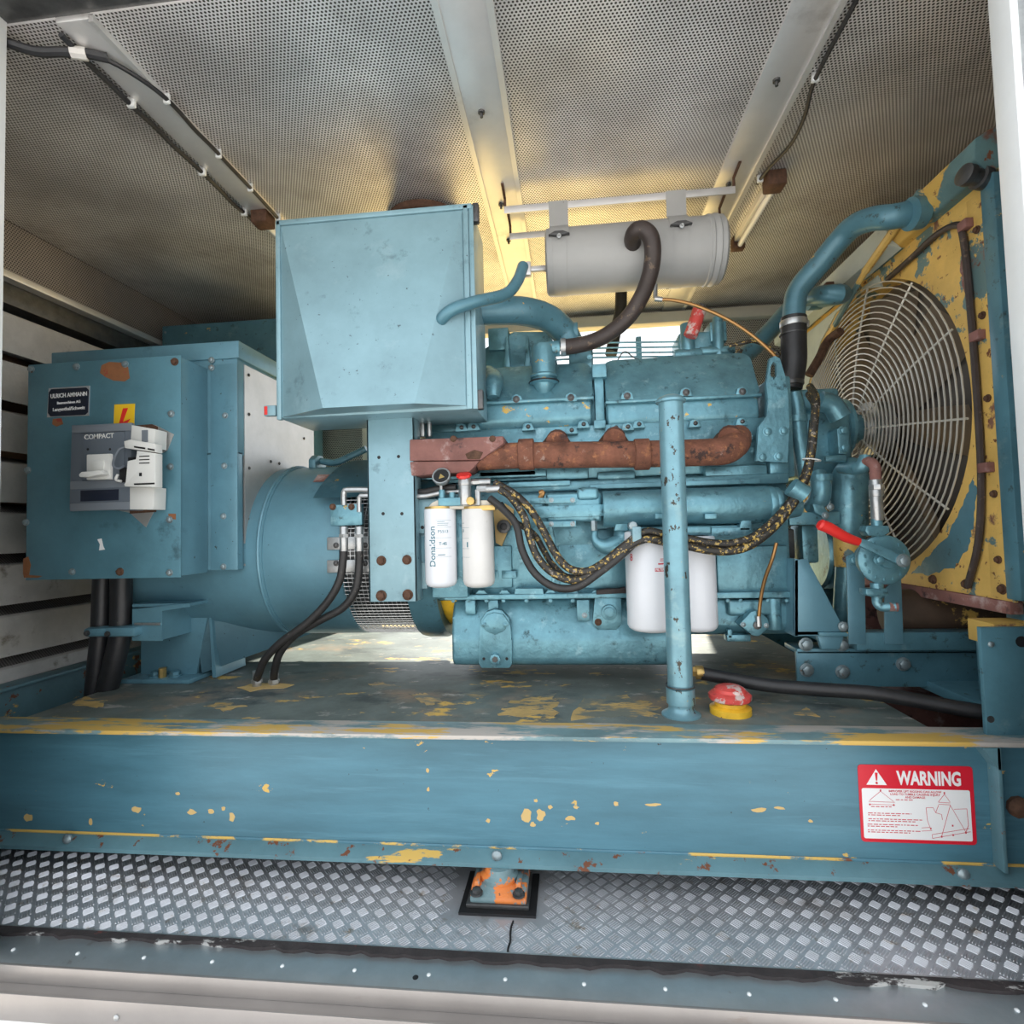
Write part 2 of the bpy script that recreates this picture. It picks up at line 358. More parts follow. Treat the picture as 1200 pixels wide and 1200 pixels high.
b = MB(); b.box(-2.4, 1.9, 1.05, 1.13, -1.1, -.08); struct('wall_base', b, 'alu_white', 'white outer side of the enclosure below the sill')
# ceiling
b = MB(); b.box(-2.4, 1.9, .95, 3.3, ZC+.004, ZC+.12); ceil = struct('ceiling', b, 'steel_dark', 'ceiling lined with perforated metal panels')
RIBS = ((-1.15, -1.062), (-.263, -.149), (.547, .660))
xs = [XL]+[x for r_ in RIBS for x in r_]+[XR]
for i in range(4):
    b = MB(); b.box(xs[2*i], xs[2*i+1], YS, YB, ZC-.002, ZC+.006); part('perforated_panel', b, 'perf_ceiling', ceil, 'perforated aluminium ceiling panel')
for i, (a, c) in enumerate(RIBS):
    b = MB(); b.box(a, c, YS, YB, ZC-.010, ZC+.006, .003)
    rb = part('rib', b, 'alu_rib', ceil, 'smooth aluminium ceiling rib')
    e = MB(); e.box(c-.004, c+.012, YS, YB, ZC-.016, ZC) if i else e.box(c-.004, c+.008, YS, YB, ZC-.018, ZC)
    if i == 1: e.box(a-.014, a+.002, YS, YB, ZC-.014, ZC)
    part('edge_strip', e, 'alu_rib', rb)
    for y in ((1.5, 1.95, 2.2) if i else ()): bolt(rb, ((a+c)/2-.01, y, ZC-.010), .010, 'steel_dark', '-z', 'screw', 'stud')
# header and door posts
b = MB(); b.box(-2.4, 1.9, .98, YS, ZC+.012, ZC+.3, .004); struct('trim_5', b, 'alu_white', 'white door header beam')
b = MB(); b.box(-1.40, -1.272, 1.0, YS, -.06, ZC+.02, .004); struct('trim_6', b, 'alu_white', 'white door post beside the louvres')
post = thing('trim_7', 'white and grey door post in front of the radiator', None, (.87, 1.08, -.06), kind='structure')
b = MB(); b.box(.828, .842, 1.05, YS, -.05, ZC+.02, .002); part('edge_profile', b, 'alu_white', post)
b = MB(); b.box(.842, .866, 1.062, YS, -.05, ZC+.02); part('seal', b, 'steel', post, 'grey groove')
b = MB(); b.box(.866, 1.0, 1.03, YS, -.05, ZC+.02, .003); part('post_face', b, 'alu_white', post)
b = MB(); b.box(-2.4, -1.40, 1.0, 1.13, -.06, ZC); b.box(.99, 1.9, 1.0, 1.13, -.06, ZC); struct('wall_front', b, 'alu_white', 'enclosure wall on both sides of the doorway')
# left wall with splitter slats
b = MB(); b.box(-2.42, -2.22, 1.1, 3.2, -.06, ZC); wl = struct('wall_left', b, 'brown_gap', 'louvred end wall of wide concrete grey slats')
b = MB(); b.box(-2.22, XL-.004, YS, YB, 1.905, ZC); part('perforated_strip', b, 'perf_side', wl)
b = MB(); b.box(-2.2, XL+.02, YS, YB-.35, 1.872, 1.90, .004); part('rail', b, 'alu_rib', wl)
b = MB(); b.box(-2.22, XL-.02, YS, YB, 1.79, 1.872, .004); part('rail', b, 'steel_dark', wl)
for i in range(8):
    zt = 1.70-.1885*i + (.05 if i == 0 else .055)
    b = MB(); b.prism([(-2.06, zt-.150), (-2.06, zt-.006), (-2.066, zt), (-2.20, zt+.034), (-2.20, zt-.116)], 'y', YS, YB, 0)
    s_ = part('slat', b, 'concrete_slat', wl, 'wide grey splitter slat')
    t_ = MB(); t_.poly([[(-2.068, YS, zt+.002), (-2.20, YS, zt+.0355), (-2.20, YB, zt+.0355), (-2.068, YB, zt+.002)]]); part('perforated_face', t_, 'perf_slat', s_)
# far wall with the open doorway full of daylight
b = MB(); b.box(-2.3, -1.15, YB, YB+.12, -.06, ZC); b.box(.72, XR, YB, YB+.12, -.06, ZC); b.box(-1.15, .72, YB, YB+.12, 2.05, ZC); b.box(-1.15, .72, YB, YB+.12, -.06, .03)
wb = struct('wall_back', b, 'perf_wall', 'far enclosure wall with an open doorway to daylight')
b = MB(); b.box(-1.2, XR, YB-.05, YB, 2.015, 2.075, .004); part('lintel', b, 'cream', wb, 'cream beam above the far doorway')
b = MB(); b.box(-1.19, -1.15, YB-.04, YB+.12, .03, 2.02); part('jamb', b, 'cream', wb)
b = MB(); b.box(.72, .76, YB-.04, YB+.12, .03, 2.02); part('jamb', b, 'cream', wb)
b = MB(); b.box(XR, 1.9, 1.0, 3.2, -.06, ZC); struct('wall_right', b, 'concrete_slat', 'end wall behind the radiator')
# cables under the ceiling
def solo_tube(name, pts, r, mat, label, cat, group=None, seg=8, sub=5):
    b = MB(); b.tube(pts, r, seg, sub); return solo(name, b, mat, label, cat, group)
zc_ = ZC-.018
c1 = thing('ceiling_cable', 'black cable clipped along the ceiling rib above the breaker box', 'cable', (-1.15, 1.6, zc_))
b = MB(); b.tube([(-1.158+.003*random.uniform(-1, 1), 1.12+.075*i, zc_-.003*(i % 2)) for i in range(12)], .007, 8); part('cable_run', b, 'rubber', c1)
for y in (1.33, 1.62, 1.85): b = MB(); b.box(-1.168, -1.146, y-.006, y+.006, zc_-.012, ZC-.002, .003); part('clip', b, 'alu_white', c1)
c2 = thing('ceiling_cable', 'dark cable clipped on the edge strip of the same ceiling rib', 'cable', (-1.06, 1.6, zc_))
b = MB(); b.tube([(-1.13, 1.17, zc_), (-1.085, 1.22, zc_-.004), (-1.055, 1.29, zc_-.005)]+[(-1.052+.003*random.uniform(-1, 1), 1.36+.08*i, zc_-.002) for i in range(8)], .006, 8); part('cable_run', b, 'rubber', c2)
for y in (1.33, 1.55, 1.72, 1.9): b = MB(); b.box(-1.062, -1.044, y-.005, y+.005, zc_-.012, ZC-.002, .003); part('clip', b, 'alu_white', c2)
b = MB(); b.tube([(-1.30, 1.10, ZC-.03), (-1.24, 1.135, ZC-.035), (-1.185, 1.15, ZC-.03), (-1.14, 1.165, ZC-.025), (-1.10, 1.19, ZC-.02)], .011, 8)
kn = solo('cable_bundle', b, 'rubber', 'black cable bundle tied with tape in the ceiling corner', 'cable')
b = MB(); b.tube([(-1.165, 1.155, ZC-.029), (-1.135, 1.168, ZC-.026)], .014, 8, 1); part('tape', b, 'concrete_slat', kn)
c3 = thing('ceiling_cable', 'dark cable sagging from the ceiling rib above the engine', 'cable', (.69, 1.6, zc_))
b = MB(); b.tube([(.688, 1.12, zc_), (.69, 1.3, zc_), (.692, 1.5, zc_-.004), (.715, 1.62, zc_-.012), (.722, 1.74, zc_-.012), (.70, 1.86, zc_-.004), (.69, 1.95, zc_)], .006, 8); part('cable_run', b, 'rubber', c3)
for y in (1.5, 1.93): b = MB(); b.box(.683, .703, y-.006, y+.006, zc_-.010, ZC-.002, .003); part('clip', b, 'alu_white', c3)
# tube lamps
def lamp(x, y0, label):
    l = thing('tube_lamp', label, 'lamp', (x, y0, ZC-.05))
    b = MB(); b.box(x-.022, x+.022, y0+.03, y0+.42, ZC-.028, ZC-.002, .003); part('housing', b, 'alu_rib', l)
    b = MB(); b.box(x-.035, x+.028, y0-.03, y0+.035, ZC-.055, ZC-.002, .006); part('end_cap', b, 'rust_bolt', l)
    b = MB(); b.box(x-.028, x+.022, y0+.40, y0+.44, ZC-.055, ZC-.002, .006); part('end_cap', b, 'rust_bolt', l)
    b = MB(); b.cyl((x, y0+.03, ZC-.04), (x, y0+.41, ZC-.04), .011, seg=12); part('tube', b, 'lamp_tube', l)
lamp(.745, 1.93, 'small tube lamp under the ceiling beside the radiator')
lamp(-1.10, 1.88, 'small tube lamp at the end of the ceiling rib behind the intake housing')
# ================================================================ skid
skid = thing('skid_base', 'teal steel skid with chipped yellow paint carrying the whole machine', 'skid', (-.2, 1.37, .07))
ZS = .385
b = MB(); b.box(-2.05, 1.6, 1.385, 1.40, .075, ZS-.006); web = part('front_web', b, 'skid_teal', skid, 'long teal beam face with yellow paint chips')
b = MB(); b.box(-2.05, 1.6, 1.352, 1.45, ZS-.011, ZS, .002); part('top_flange', b, 'skid_edge', skid, 'worn top flange')
b = MB(); b.prism([(1.35, .07), (1.35, .080), (1.383, .099), (1.45, .105), (1.45, .07)], 'x', -2.05, 1.6); part('bottom_flange', b, 'skid_lip', skid, 'bottom flange with a yellow edge')
b = MB(); b.tube([(-2.05+.365*i, 1.384, .100) for i in range(11)], .0038, 6, 1); part('weld_bead', b, 'bead', skid, 'root line with broken yellow paint')
b = MB(); b.box(-1.597, .858, 1.42, 2.75, ZS-.03, ZS-.004, .002); part('tank_top', b, 'tank_top', skid, 'scuffed top plate with worn yellow patches')
b = MB(); b.box(-2.05, -1.97, 1.45, 2.75, ZS-.012, ZS, .002); b.box(-2.01, -1.995, 1.45, 2.75, .075, ZS-.01); b.box(-2.05, -1.97, 1.45, 2.75, .07, .085); part('cross_beam', b, 'skid_lip', skid)
b = MB(); b.box(-1.60, -1.585, 1.45, 2.75, .08, ZS-.03); b.box(-2.0, -1.6, 1.45, 2.75, .10, .115); part('tank_side', b, 'teal', skid)
b = MB(); b.box(-2.05, 1.6, 2.75, 2.85, .07, ZS, .002); part('rear_beam', b, 'teal', skid)
b = MB(); b.box(.845, .858, 1.45, 2.75, .08, ZS-.03); part('tank_side', b, 'teal', skid)
b = MB(); b.box(.858, 1.6, 1.45, 2.75, .10, .115); part('bottom_plate', b, 'brown_gap', skid)
b = MB(); b.box(.95, 1.5, 1.98, 2.10, .16, .30, .004); part('inner_beam', b, 'rust_plate', skid)
b = MB(); b.box(.935, .943, 1.352, 1.386, .10, ZS-.012, .001); b.prism([(.905, ZS-.012), (.943, ZS-.012), (.943, ZS-.06), (.937, ZS-.06)], 'y', 1.352, 1.386); part('gusset', b, 'skid_lip', skid, 'vertical weld gusset')
for x, z in ((-.203, .093), (.855, .09), (-1.36, .096)): bolt(skid, (x, 1.362, z), .013, 'bolt_steel', '-y', 'bolt', 'round')
# yellow scuff marks where the coat is gone: raised flakes with their own outline
def flake(parent, u, v, Y, wpx, hpx, n=9, mat='yellow_clean'):
    k_ = K(u, v, Y); p = P(u, v, Y); b = MB(); pts = []
    for i in range(n):
        a = 2*pi*i/n; q = random.uniform(.6, 1.1); pts.append((p.x+cos(a)*wpx*k_*q, p.z+sin(a)*hpx*k_*q))
    b.prism(pts, 'y', Y-.0004, Y+.001); return part('paint_flake', b, mat, parent)
plain('flake', (.55, .38, .15), .6)
for (u, v, a, c) in ((617, 956, 7, 8), (634, 955, 6, 7), (624, 966, 4, 3), (628, 938, 3, 2), (645, 946, 3, 3), (668, 959, 7, 3), (675, 946, 4, 2), (700, 965, 3, 2), (572, 962, 3, 3), (765, 943, 11, 2), (722, 942, 3, 3),
                     (160, 949, 7, 4), (272, 957, 4, 7), (225, 952, 7, 4), (247, 951, 4, 3), (33, 958, 6, 5), (106, 963, 3, 4), (208, 930, 4, 2), (890, 949, 9, 3), (914, 947, 7, 2), (262, 948, 3, 3), (950, 962, 3, 2), (501, 903, 2, 3), (502, 925, 2, 3), (1170, 905, 9, 3)):
    flake(skid, u, v, 1.385, a, c, 10, 'flake')
paint('worn_yellow', (.50, .335, .12), .25, 12, (((.16, .17, .14), .49, 9, (.5, 1.4, 1), .06), ((.10, .13, .13), .56, 22, (.5, 1.2, 1), .04)), .55)
def wpatch(pts, mat):
    b = MB(); q = []; n = len(pts); W3 = [PZ(u, v, ZS) for u, v in pts]; cc = sum(W3, Vector())/n
    for i in range(n):
        for t in range(7):
            p = W3[i].lerp(W3[(i+1) % n], t/7); f = random.uniform(.72, 1.12); q.append((cc.x+(p.x-cc.x)*f, cc.y+(p.y-cc.y)*f))
    b.prism(q, 'z', ZS-.006, ZS-.0033); part('worn_patch', b, mat, skid)
wpatch([(580, 838), (600, 820), (650, 812), (658, 838)], 'worn_yellow'); wpatch([(672, 842), (680, 818), (735, 812), (770, 825), (772, 840)], 'worn_yellow'); wpatch([(540, 812), (560, 808), (575, 812), (560, 818)], 'worn_yellow')
wpatch([(430, 800), (445, 797), (468, 803), (440, 806)], 'worn_yellow'); wpatch([(480, 812), (500, 810), (520, 820), (500, 826)], 'worn_yellow'); wpatch([(80, 824), (100, 815), (130, 818), (115, 830)], 'worn_yellow'); wpatch([(240, 826), (262, 818), (290, 826), (262, 832)], 'worn_yellow'); wpatch([(925, 836), (945, 826), (960, 838)], 'worn_yellow')
# right end plates
b = MB(); b.pb(1153, 735, 1230, 872, 1.40, .012, .001); pl = part('end_plate', b, 'teal', skid, 'upright end plate beside the door post')
bolt(pl, P(1161, 755, 1.40), .007, 'bolt_steel', '-y', 'bolt', 'round'); bolt(pl, P(1197, 752, 1.40), .013, 'black', '-y', 'hole', 'hole'); bolt(pl, P(1161, 843, 1.40), .008, 'steel_dark', '-y', 'hole', 'hole')
bolt(skid, P(1192, 945, 1.384), .024, 'rust_bolt', '-y', 'plug', 'round')
YR = 1.78
b = MB(); b.pb(934, 763, 1160, 805, YR, .012, .002); b.pb(934, 760, 1160, 766, YR, .10, .002)
rail = part('mount_rail', b, 'teal', skid, 'short rail with bolts under the engine front foot')
pbolts(rail, ((944, 755), (945, 785), (987, 787), (986, 755), (1058, 778)), YR, 7)
b = MB(); b.pb(1004, 741, 1160, 762, YR-.03, .06, .003); b.pb(960, 741, 1010, 746, YR-.03, .06, .002); part('angle_rail', b, 'teal', skid)
b = MB(); b.box(1.36, 1.46, YR, YR+.1, .115, .56, .004); part('rail_post', b, 'teal', skid)
# warning sticker
YK = 1.3842
st = MB(); x0, x1 = P(1007, 940, YK).x, P(1142, 945, YK).x; z0, z1 = P(1075, 988, YK).z, P(1075, 897, YK).z
st.box(x0, x1, YK-.0008, YK+.001, z0, z1, 0)
def rrect(b, x0, x1, z0, z1, r, y, d=.0004):
    pts = []
    for (cx_, cz_, a0) in ((x1-r, z1-r, 0), (x0+r, z1-r, 90), (x0+r, z0+r, 180), (x1-r, z0+r, 270)):
        for q in range(5): a = radians(a0+q*22.5); pts.append((cx_+r*cos(a), cz_+r*sin(a)))
    b.prism(pts, 'y', y-d, y+.0005)
st = MB(); rrect(st, x0, x1, z0, z1, .008, YK, .0008)
sk = part('warning_sticker', st, 'sign_red', skid, 'red and white warning sticker with a lifting diagram')
W_, H_ = x1-x0, z1-z0
def S(a, c): return Vector((x0+a*W_, YK-.0012, z1-c*H_))
b = MB(); rrect(b, x0+.025*W_, x1-.035*W_, z0+.045*H_, z1-.305*H_, .004, YK-.0008); part('white_field', b, 'white', sk)
text('lettering', 'WARNING', 'white', sk, .043, flat_at(S(.62, .172)), .0014, .66)
b = MB(); b.prism([(S(.07, .26).x, S(0, .26).z), (S(.25, .26).x, S(0, .26).z), (S(.16, .055).x, S(0, .055).z)], 'y', YK-.0012, YK, .0); part('warning_triangle', b, 'white', sk)
b = MB(); p = S(.16, .10); b.prism([(p.x-.0032, p.z), (p.x+.0032, p.z), (p.x+.0013, p.z-.018), (p.x-.0013, p.z-.018)], 'y', YK-.0018, YK); b.cyl((p.x, YK-.0018, p.z-.0235), (p.x, YK, p.z-.0235), .0026, seg=10); part('exclamation_mark', b, 'sign_red', sk)
text('lettering', 'IMPROPER LIFT RIGGING CAN ALLOW\nLOAD TO TUMBLE CAUSING INJURY\nAND DAMAGE', 'print_red', sk, .0066, flat_at(S(.49, .375)), .0001)
b = MB()
def ln(a, c, wd=.0006):
    p, q = S(*a), S(*c); b.tube([p, q], wd, 4, 1)
for a, c in (((.19, .34), (.09, .46)), ((.19, .34), (.30, .47)), ((.08, .475), (.31, .48)), ((.08, .51), (.31, .515)), ((.745, .36), (.69, .46)), ((.745, .36), (.79, .46)), ((.69, .465), (.79, .47)), ((.69, .49), (.79, .495)),
             ((.79, .5), (.70, .90)), ((.79, .5), (.91, .84)), ((.69, .5), (.66, .60)), ((.58, .54), (.64, .535)), ((.58, .54), (.585, .7)), ((.585, .7), (.61, .82)), ((.82, .55), (.93, .54)), ((.93, .54), (.935, .75)), ((.935, .75), (.91, .84)),
             ((.62, .93), (.95, .83)), ((.62, .88), (.94, .79)), ((.53, .84), (.62, .83)), ((.53, .80), (.60, .79)), ((.64, .535), (.66, .60)), ((.66, .60), (.71, .62)), ((.71, .62), (.715, .69)), ((.62, .88), (.62, .93))): ln(a, c)
for (a, c) in ((.19, .33), (.745, .345), (.70, .905), (.91, .845), (.80, .88), (.80, .76), (.61, .805), (.30, .515), (.09, .515)):
    p = S(a, c); b.box(p.x-.0016, p.x+.0016, p.y-.0004, p.y, p.z-.002, p.z+.002)
part('lifting_diagram', b, 'print_red', sk, kind='stuff')
b = MB()
for (cy_, a0, a1) in ((.625, .07, .45), (.65, .07, .35), (.70, .07, .55), (.725, .07, .48), (.77, .06, .50), (.795, .06, .32), (.845, .06, .52), (.87, .06, .43), (.445, .32, .47), (.54, .10, .28)):
    a = a0
    while a < a1:
        l = random.uniform(.015, .045); p = S(a, cy_); q = S(min(a+l, a1), cy_); b.box(p.x, q.x, p.y-.0003, p.y, p.z-.0009, p.z+.0009); a += l+.01
part('small_print', b, 'print_red', sk, kind='stuff')
# ================================================================ vibration mount
vm = thing('vibration_mount', 'orange and teal cast machine mount bolted to the tread plate', 'mount', (-.20, 1.36, 0))
b = MB(); b.box(-.285, -.105, 1.285, 1.44, 0, .006); part('seal_plate', b, 'black', vm)
b = MB(); b.box(-.270, -.122, 1.30, 1.43, .006, .016, .002); part('base_plate', b, 'steel_dark', vm)
b = MB(); b.prism([(1.305, .014), (1.305, .026), (1.335, .040), (1.43, .040), (1.43, .014)], 'x', -.262, -.128, .005); b.lathe([(0, .062), (.018, .058), (.026, .046), (.036, .046), (.042, .036), (.056, .034)], (-.198, 1.368, .014), (0, 0, 1), 24)
for dx in (-.05, 0, .05): b.prism([(1.306, .02), (1.330, .05), (1.38, .05), (1.38, .02)], 'x', -.198+dx-.006, -.198+dx+.006, .002)
part('cast_body', b, 'orange_cast', vm)
for x in (-.246, -.146): bolt(vm, (x, 1.312, .034), .013, 'steel_dark', '+z', 'nut', 'hex')
b = MB(); b.cyl((-.198, 1.368, .05), (-.198, 1.368, .072), .018, seg=12); part('stud', b, 'steel', vm)
# ================================================================ alternator
AY, AZ, AR = 2.10, .832, .327
alt = thing('alternator', 'big teal cylindrical alternator with a mesh ventilation ring', 'alternator', (-1.1, AY, ZS))
b = MB(); b.lathe([(0, .10), (.005, .20), (.06, .29), (.09, AR-.03), (.10, AR), (.72, AR), (.72, AR-.01)], (-1.78, AY, AZ), (1, 0, 0), 64); part('rear_shell', b, 'teal_clean', alt)
b = MB(); b.lathe([(0, AR-.005), (0, AR+.004), (.012, AR+.004), (.012, AR), (.285, AR), (.29, AR-.006), (.29, .2)], (-1.062, AY, AZ), (1, 0, 0), 64); part('drum', b, 'teal_clean', alt, 'smooth teal drum')
b = MB(); b.tube([(-1.063, AY+(AR+.004)*cos(2*pi*i/48), AZ+(AR+.004)*sin(2*pi*i/48)) for i in range(48)], .006, 6, 1, True); part('rim', b, 'teal_clean', alt)
b = MB(); b.cyl((-.775, AY, AZ), (-.50, AY, AZ), AR-.03, seg=48); part('inner_core', b, 'steel_dark', alt)
# wire mesh ring
b = MB()
for i in range(15): b.tube([(-.770+.0155*i, AY+(AR-.004)*cos(2*pi*q/56), AZ+(AR-.004)*sin(2*pi*q/56)) for q in range(56)], .0016, 4, 1, True)
for q in range(132):
    a = 2*pi*q/132; y, z = AY+(AR-.003)*cos(a), AZ+(AR-.003)*sin(a)
    b.tube([(-.772, y, z), (-.55, y, z)], .0016, 4, 1)
part('wire_mesh', b, 'steel', alt, 'grey wire mesh ring', kind='stuff')
b = MB(); b.lathe([(0, AR-.02), (0, AR+.012), (.02, AR+.016), (.085, AR+.016), (.10, AR+.008), (.10, AR-.04)], (-.553, AY, AZ), (1, 0, 0), 56); part('flywheel_housing', b, 'teal', alt)
b = MB(); b.lathe([(0, AR-.035), (.02, AR-.02), (.065, AR-.02), (.07, AR-.1)], (-.458, AY, AZ), (1, 0, 0), 56); part('adapter_ring', b, 'yellow_clean', alt, 'yellow painted adapter ring')
b = MB(); a0 = radians(112)
vv_ = [[(x0_-(.07*q/12 if x0_ < -.6 else 0), AY+(AR+.02+.0018*q)*cos(radians(95+4.6*q)), AZ+(AR+.02+.0018*q)*sin(radians(95+4.6*q))) for q in range(13)] for x0_ in (-.80, -.52)]
b.poly([[vv_[0][q], vv_[0][q+1], vv_[1][q+1], vv_[1][q]] for q in range(12)]); bmesh.ops.solidify(b.bm, geom=b.bm.faces[:], thickness=.004)
part('cover_sheet', b, 'teal', alt, 'bent cover sheet')
b = MB(); a = radians(130)
b.poly([[(x, AY+(AR+.003)*cos(radians(q)), AZ+(AR+.003)*sin(radians(q))) for x, q in ((-.92, 131), (-.84, 131), (-.84, 122), (-.92, 122))]]); part('nameplate', b, 'rust_plate', alt, 'brown weathered nameplate')
b = MB(); b.prism([(AY-.05, AZ+AR-.01), (AY-.05, AZ+AR+.03), (AY-.02, AZ+AR+.05), (AY+.02, AZ+AR+.05), (AY+.05, AZ+AR+.03), (AY+.05, AZ+AR-.01)], 'x', -1.02, -.99, .006); b.tube([(-1.0, AY, AZ+AR+.03), (-.93, AY, AZ+AR+.02), (-.86, AY, AZ+AR+.045), (-.80, AY, AZ+AR+.07)], .014, 8); part('lifting_lug', b, 'teal', alt)
b = MB(); b.poly([[(-1.0, 2.02, 1.19), (-1.0, 1.98, 1.19), (-1.0, 1.98, 1.15), (-1.0, 2.02, 1.15)]])
b.bm.free()
# foot
fx0, fx1 = -1.50, -1.20
b = MB(); b.pp([(165, 705), (247, 700), (230, 790), (165, 790)], 1.87, .012, .001)
b.prism([(P(243, 700, 1.87).x, .70), (P(243, 700, 1.87).x+.008, .70), (-1.285, ZS), (-1.30, ZS)], 'y', 1.87, 2.05)
part('foot_plate', b, 'teal_clean', alt, 'welded teal foot')
b = MB(); b.poly([[(-1.385, 1.87, .70), (-1.34, 1.87, .40), (-1.02, 2.06, .505), (-1.12, 1.98, .55), (-1.24, 1.9, .64)]]); bmesh.ops.solidify(b.bm, geom=b.bm.faces[:], thickness=.008); part('foot_gusset', b, 'teal_clean', alt)
b = MB(); b.box(-1.60, -1.335, 1.80, 2.05, ZS-.004, ZS+.012, .003); part('foot_base', b, 'teal_clean', alt)
for x in (-1.50, -1.425): bolt(alt, (x, 1.845, ZS+.012), .02, 'teal', '+z', 'nut')
b = MB(); b.cyl((-1.462, 1.83, ZS+.01), (-1.462, 1.83, ZS+.045), .013, seg=8); part('stud', b, 'brass', alt)
# cable bracket
b = MB(); b.pp([(155, 714), (222, 707), (222, 711), (190, 716), (190, 751), (155, 751)], 1.72, .004); b.pb(155, 713, 190, 750, 1.726, .144); b.pb(155, 707.5, 222, 711, 1.726, .144)
cb = part('cable_bracket', b, 'teal_clean', alt)
b = MB(); b.pb(157, 730, 187, 733, 1.715, .006, .001); part('slot_rail', b, 'steel', cb)
b = MB(); b.pb(96, 736, 127, 747, 1.685, .07, .012); part('cable_clamp', b, 'teal_clean', alt)
b = MB(); b.pb(121, 735, 157, 747, 1.685, .07, .012); part('cable_clamp', b, 'teal_clean', alt)
pbolts(alt, ((102, 742), (126, 743)), 1.683, 3, 'steel_dark')
CG = 'power cables below the breaker box'
for (pts, r_, lab) in (([(120, 660), (119, 690), (117, 740), (112, 790), (108, 830)], 9.5, 'slimmer black power cable dropping from the breaker box'), ([(143, 660), (142, 690), (141, 740), (133, 780), (120, 828)], 11.5, 'thicker black power cable dropping from the breaker box')):
    b = MB(); b.pt([(u, v, 1.735) for u, v in pts], r_, 14)
    solo('power_cable', b, 'rubber', lab, 'cable', CG)
# coupling block and drain hoses in front of the mesh ring
YM = 1.735
mp_ = thing('hose_manifold', 'small steel hose block with worn yellow paint in front of the mesh ring', 'manifold', P(405, 680, YM))
b = MB(); b.pb(387, 591, 424, 616, YM, .02, .003); part('block', b, 'engine_teal_chipped', mp_)
for v in (629, 656): b = MB(); b.pb(383, v, 440, v+15, YM+.03, .012, .002); part('strap', b, 'steel', mp_)
pbolts(mp_, ((390, 594), (412, 594)), YM, 3.4, 'rust_bolt'); pbolts(mp_, ((394, 639), (428, 639), (394, 660), (428, 660)), YM+.03, 3, 'steel_dark')
b = MB(); b.pt([(403, 592, YM-.005), (403, 577, YM-.005), (408, 574, YM-.005), (432, 574, YM-.005)], 3.5, 8, 2); part('elbow_fitting', b, 'steel', mp_)
b = MB(); b.pt([(421, 600, YM-.005), (421, 583, YM-.005), (426, 581, YM-.005), (434, 581, YM-.005)], 3, 8, 2); part('elbow_fitting', b, 'steel', mp_)
YH = 1.70
for i, (pts, lab) in enumerate(([[(403, 640), (402, 655), (398, 680), (384, 705), (360, 730), (330, 752), (311, 772), (303, 790), (301, 797)], 'black drain hose running from the outer fitting down to the skid'],
                         [[(421, 640), (421, 660), (417, 690), (402, 712), (375, 727), (345, 745), (328, 765), (322, 785), (321, 797)], 'black drain hose running from the fitting beside the column down to the skid'])):
    h = thing('drain_hose', lab, 'hose', PZ(pts[-1][0], 803, ZS))
    n = len(pts); ys = [YH+.02*i + (PZ(310, 803, ZS).y-YH)*(q/(n-1))**2 for q in range(n)]
    b = MB(); b.pt([(p[0], p[1], y) for p, y in zip(pts, ys)], 4.6, 12); part('hose_run', b, 'hose', h)
    b = MB(); b.pcz(pts[0][0], 617, 646, ys[0], 4.8, .001, 14); b.pcz(pts[0][0], 626, 630, ys[0], 6, 0, 6); part('fitting', b, 'steel', h)
    b = MB(); b.pcz(pts[-1][0], 786, 805, ys[-1], 5, .001, 14); b.pcz(pts[-1][0], 796, 800, ys[-1], 6.5, 0, 6); part('fitting', b, 'steel', h)
b = MB(); q = PZ(310, 803, ZS); b.prism([(q.x+.09*cos(2*pi*i/14)*random.uniform(.6, 1.2), q.y+.05*sin(2*pi*i/14)*random.uniform(.6, 1.3)) for i in range(14)], 'z', ZS-.005, ZS-.0025); part('bare_patch', b, 'flake', skid)
# ================================================================ terminal box with breaker
YT = 1.60; tx0, tx1, tz0, tz1 = -1.757, -1.222, .772, 1.470
tb = thing('terminal_box', 'teal sheet steel breaker box with chipped paint and rusty corners', 'electrical box', (-1.5, 1.68, tz0))
paint('box_teal', (.085, .205, .258), .25, 3.5, (((.045, .11, .14), .60, 5, None, .08), (RUS, .72, 9), ((.45, .55, .55), .755, 30)), .40, .1, .1)
b = MB(); b.box(tx0, tx1, YT+.004, 1.736, tz0, tz1, .003); part('front_case', b, 'teal_clean', tb)
b = MB(); b.box(tx0, tx1+.004, YT, YT+.004, tz0-.004, tz1+.004, .001); fp = part('front_panel', b, 'box_teal', tb, 'chipped front panel')
b = MB(); b.box(-1.80, -1.115, 1.738, 2.30, 1.17, 1.555, .004); b.box(-1.80, -1.115, 1.738, 1.768, .78, 1.18, .002); part('rear_case', b, 'teal_clean', tb)
b = MB(); b.box(-1.118, -1.112, 1.775, 2.29, .79, 1.49); sd = part('side_panel', b, 'bare_metal', tb, 'bare metal side panel')
b = MB(); b.box(-1.81, -1.105, 1.730, 2.305, 1.50, 1.56, .003); part('lid', b, 'teal_clean', tb)
b = MB(); b.pb(247, 427, 278, 668, 1.733, .004, .001); cs = part('cover_strip', b, 'teal_clean', tb)
pbolts(tb, ((248, 422), (248, 431)), 1.731, 3.2); pbolts(cs, ((264, 487), (263, 546), (262, 605), (262, 664)), 1.733, 3.2)
pbolts(fp, ((37, 433), (90, 430), (147, 427), (201, 485), (200, 547), (199, 609), (33, 551), (31, 612), (85, 670), (199, 671)), YT, 3.6)
for (u, v) in ((205, 424), (141, 670)): bolt(fp, P(u, v, YT), .011, 'rust_bolt', '-y', 'bolt')
for (y, z) in ((1.80, 1.46), (1.80, 1.32), (1.80, 1.13), (1.80, .95), (2.22, 1.40), (2.20, 1.30), (2.23, 1.15), (2.0, 1.17), (1.94, 1.17)): bolt(sd, (-1.112, y, z), .006, 'steel_dark', '+x', 'screw', 'round')
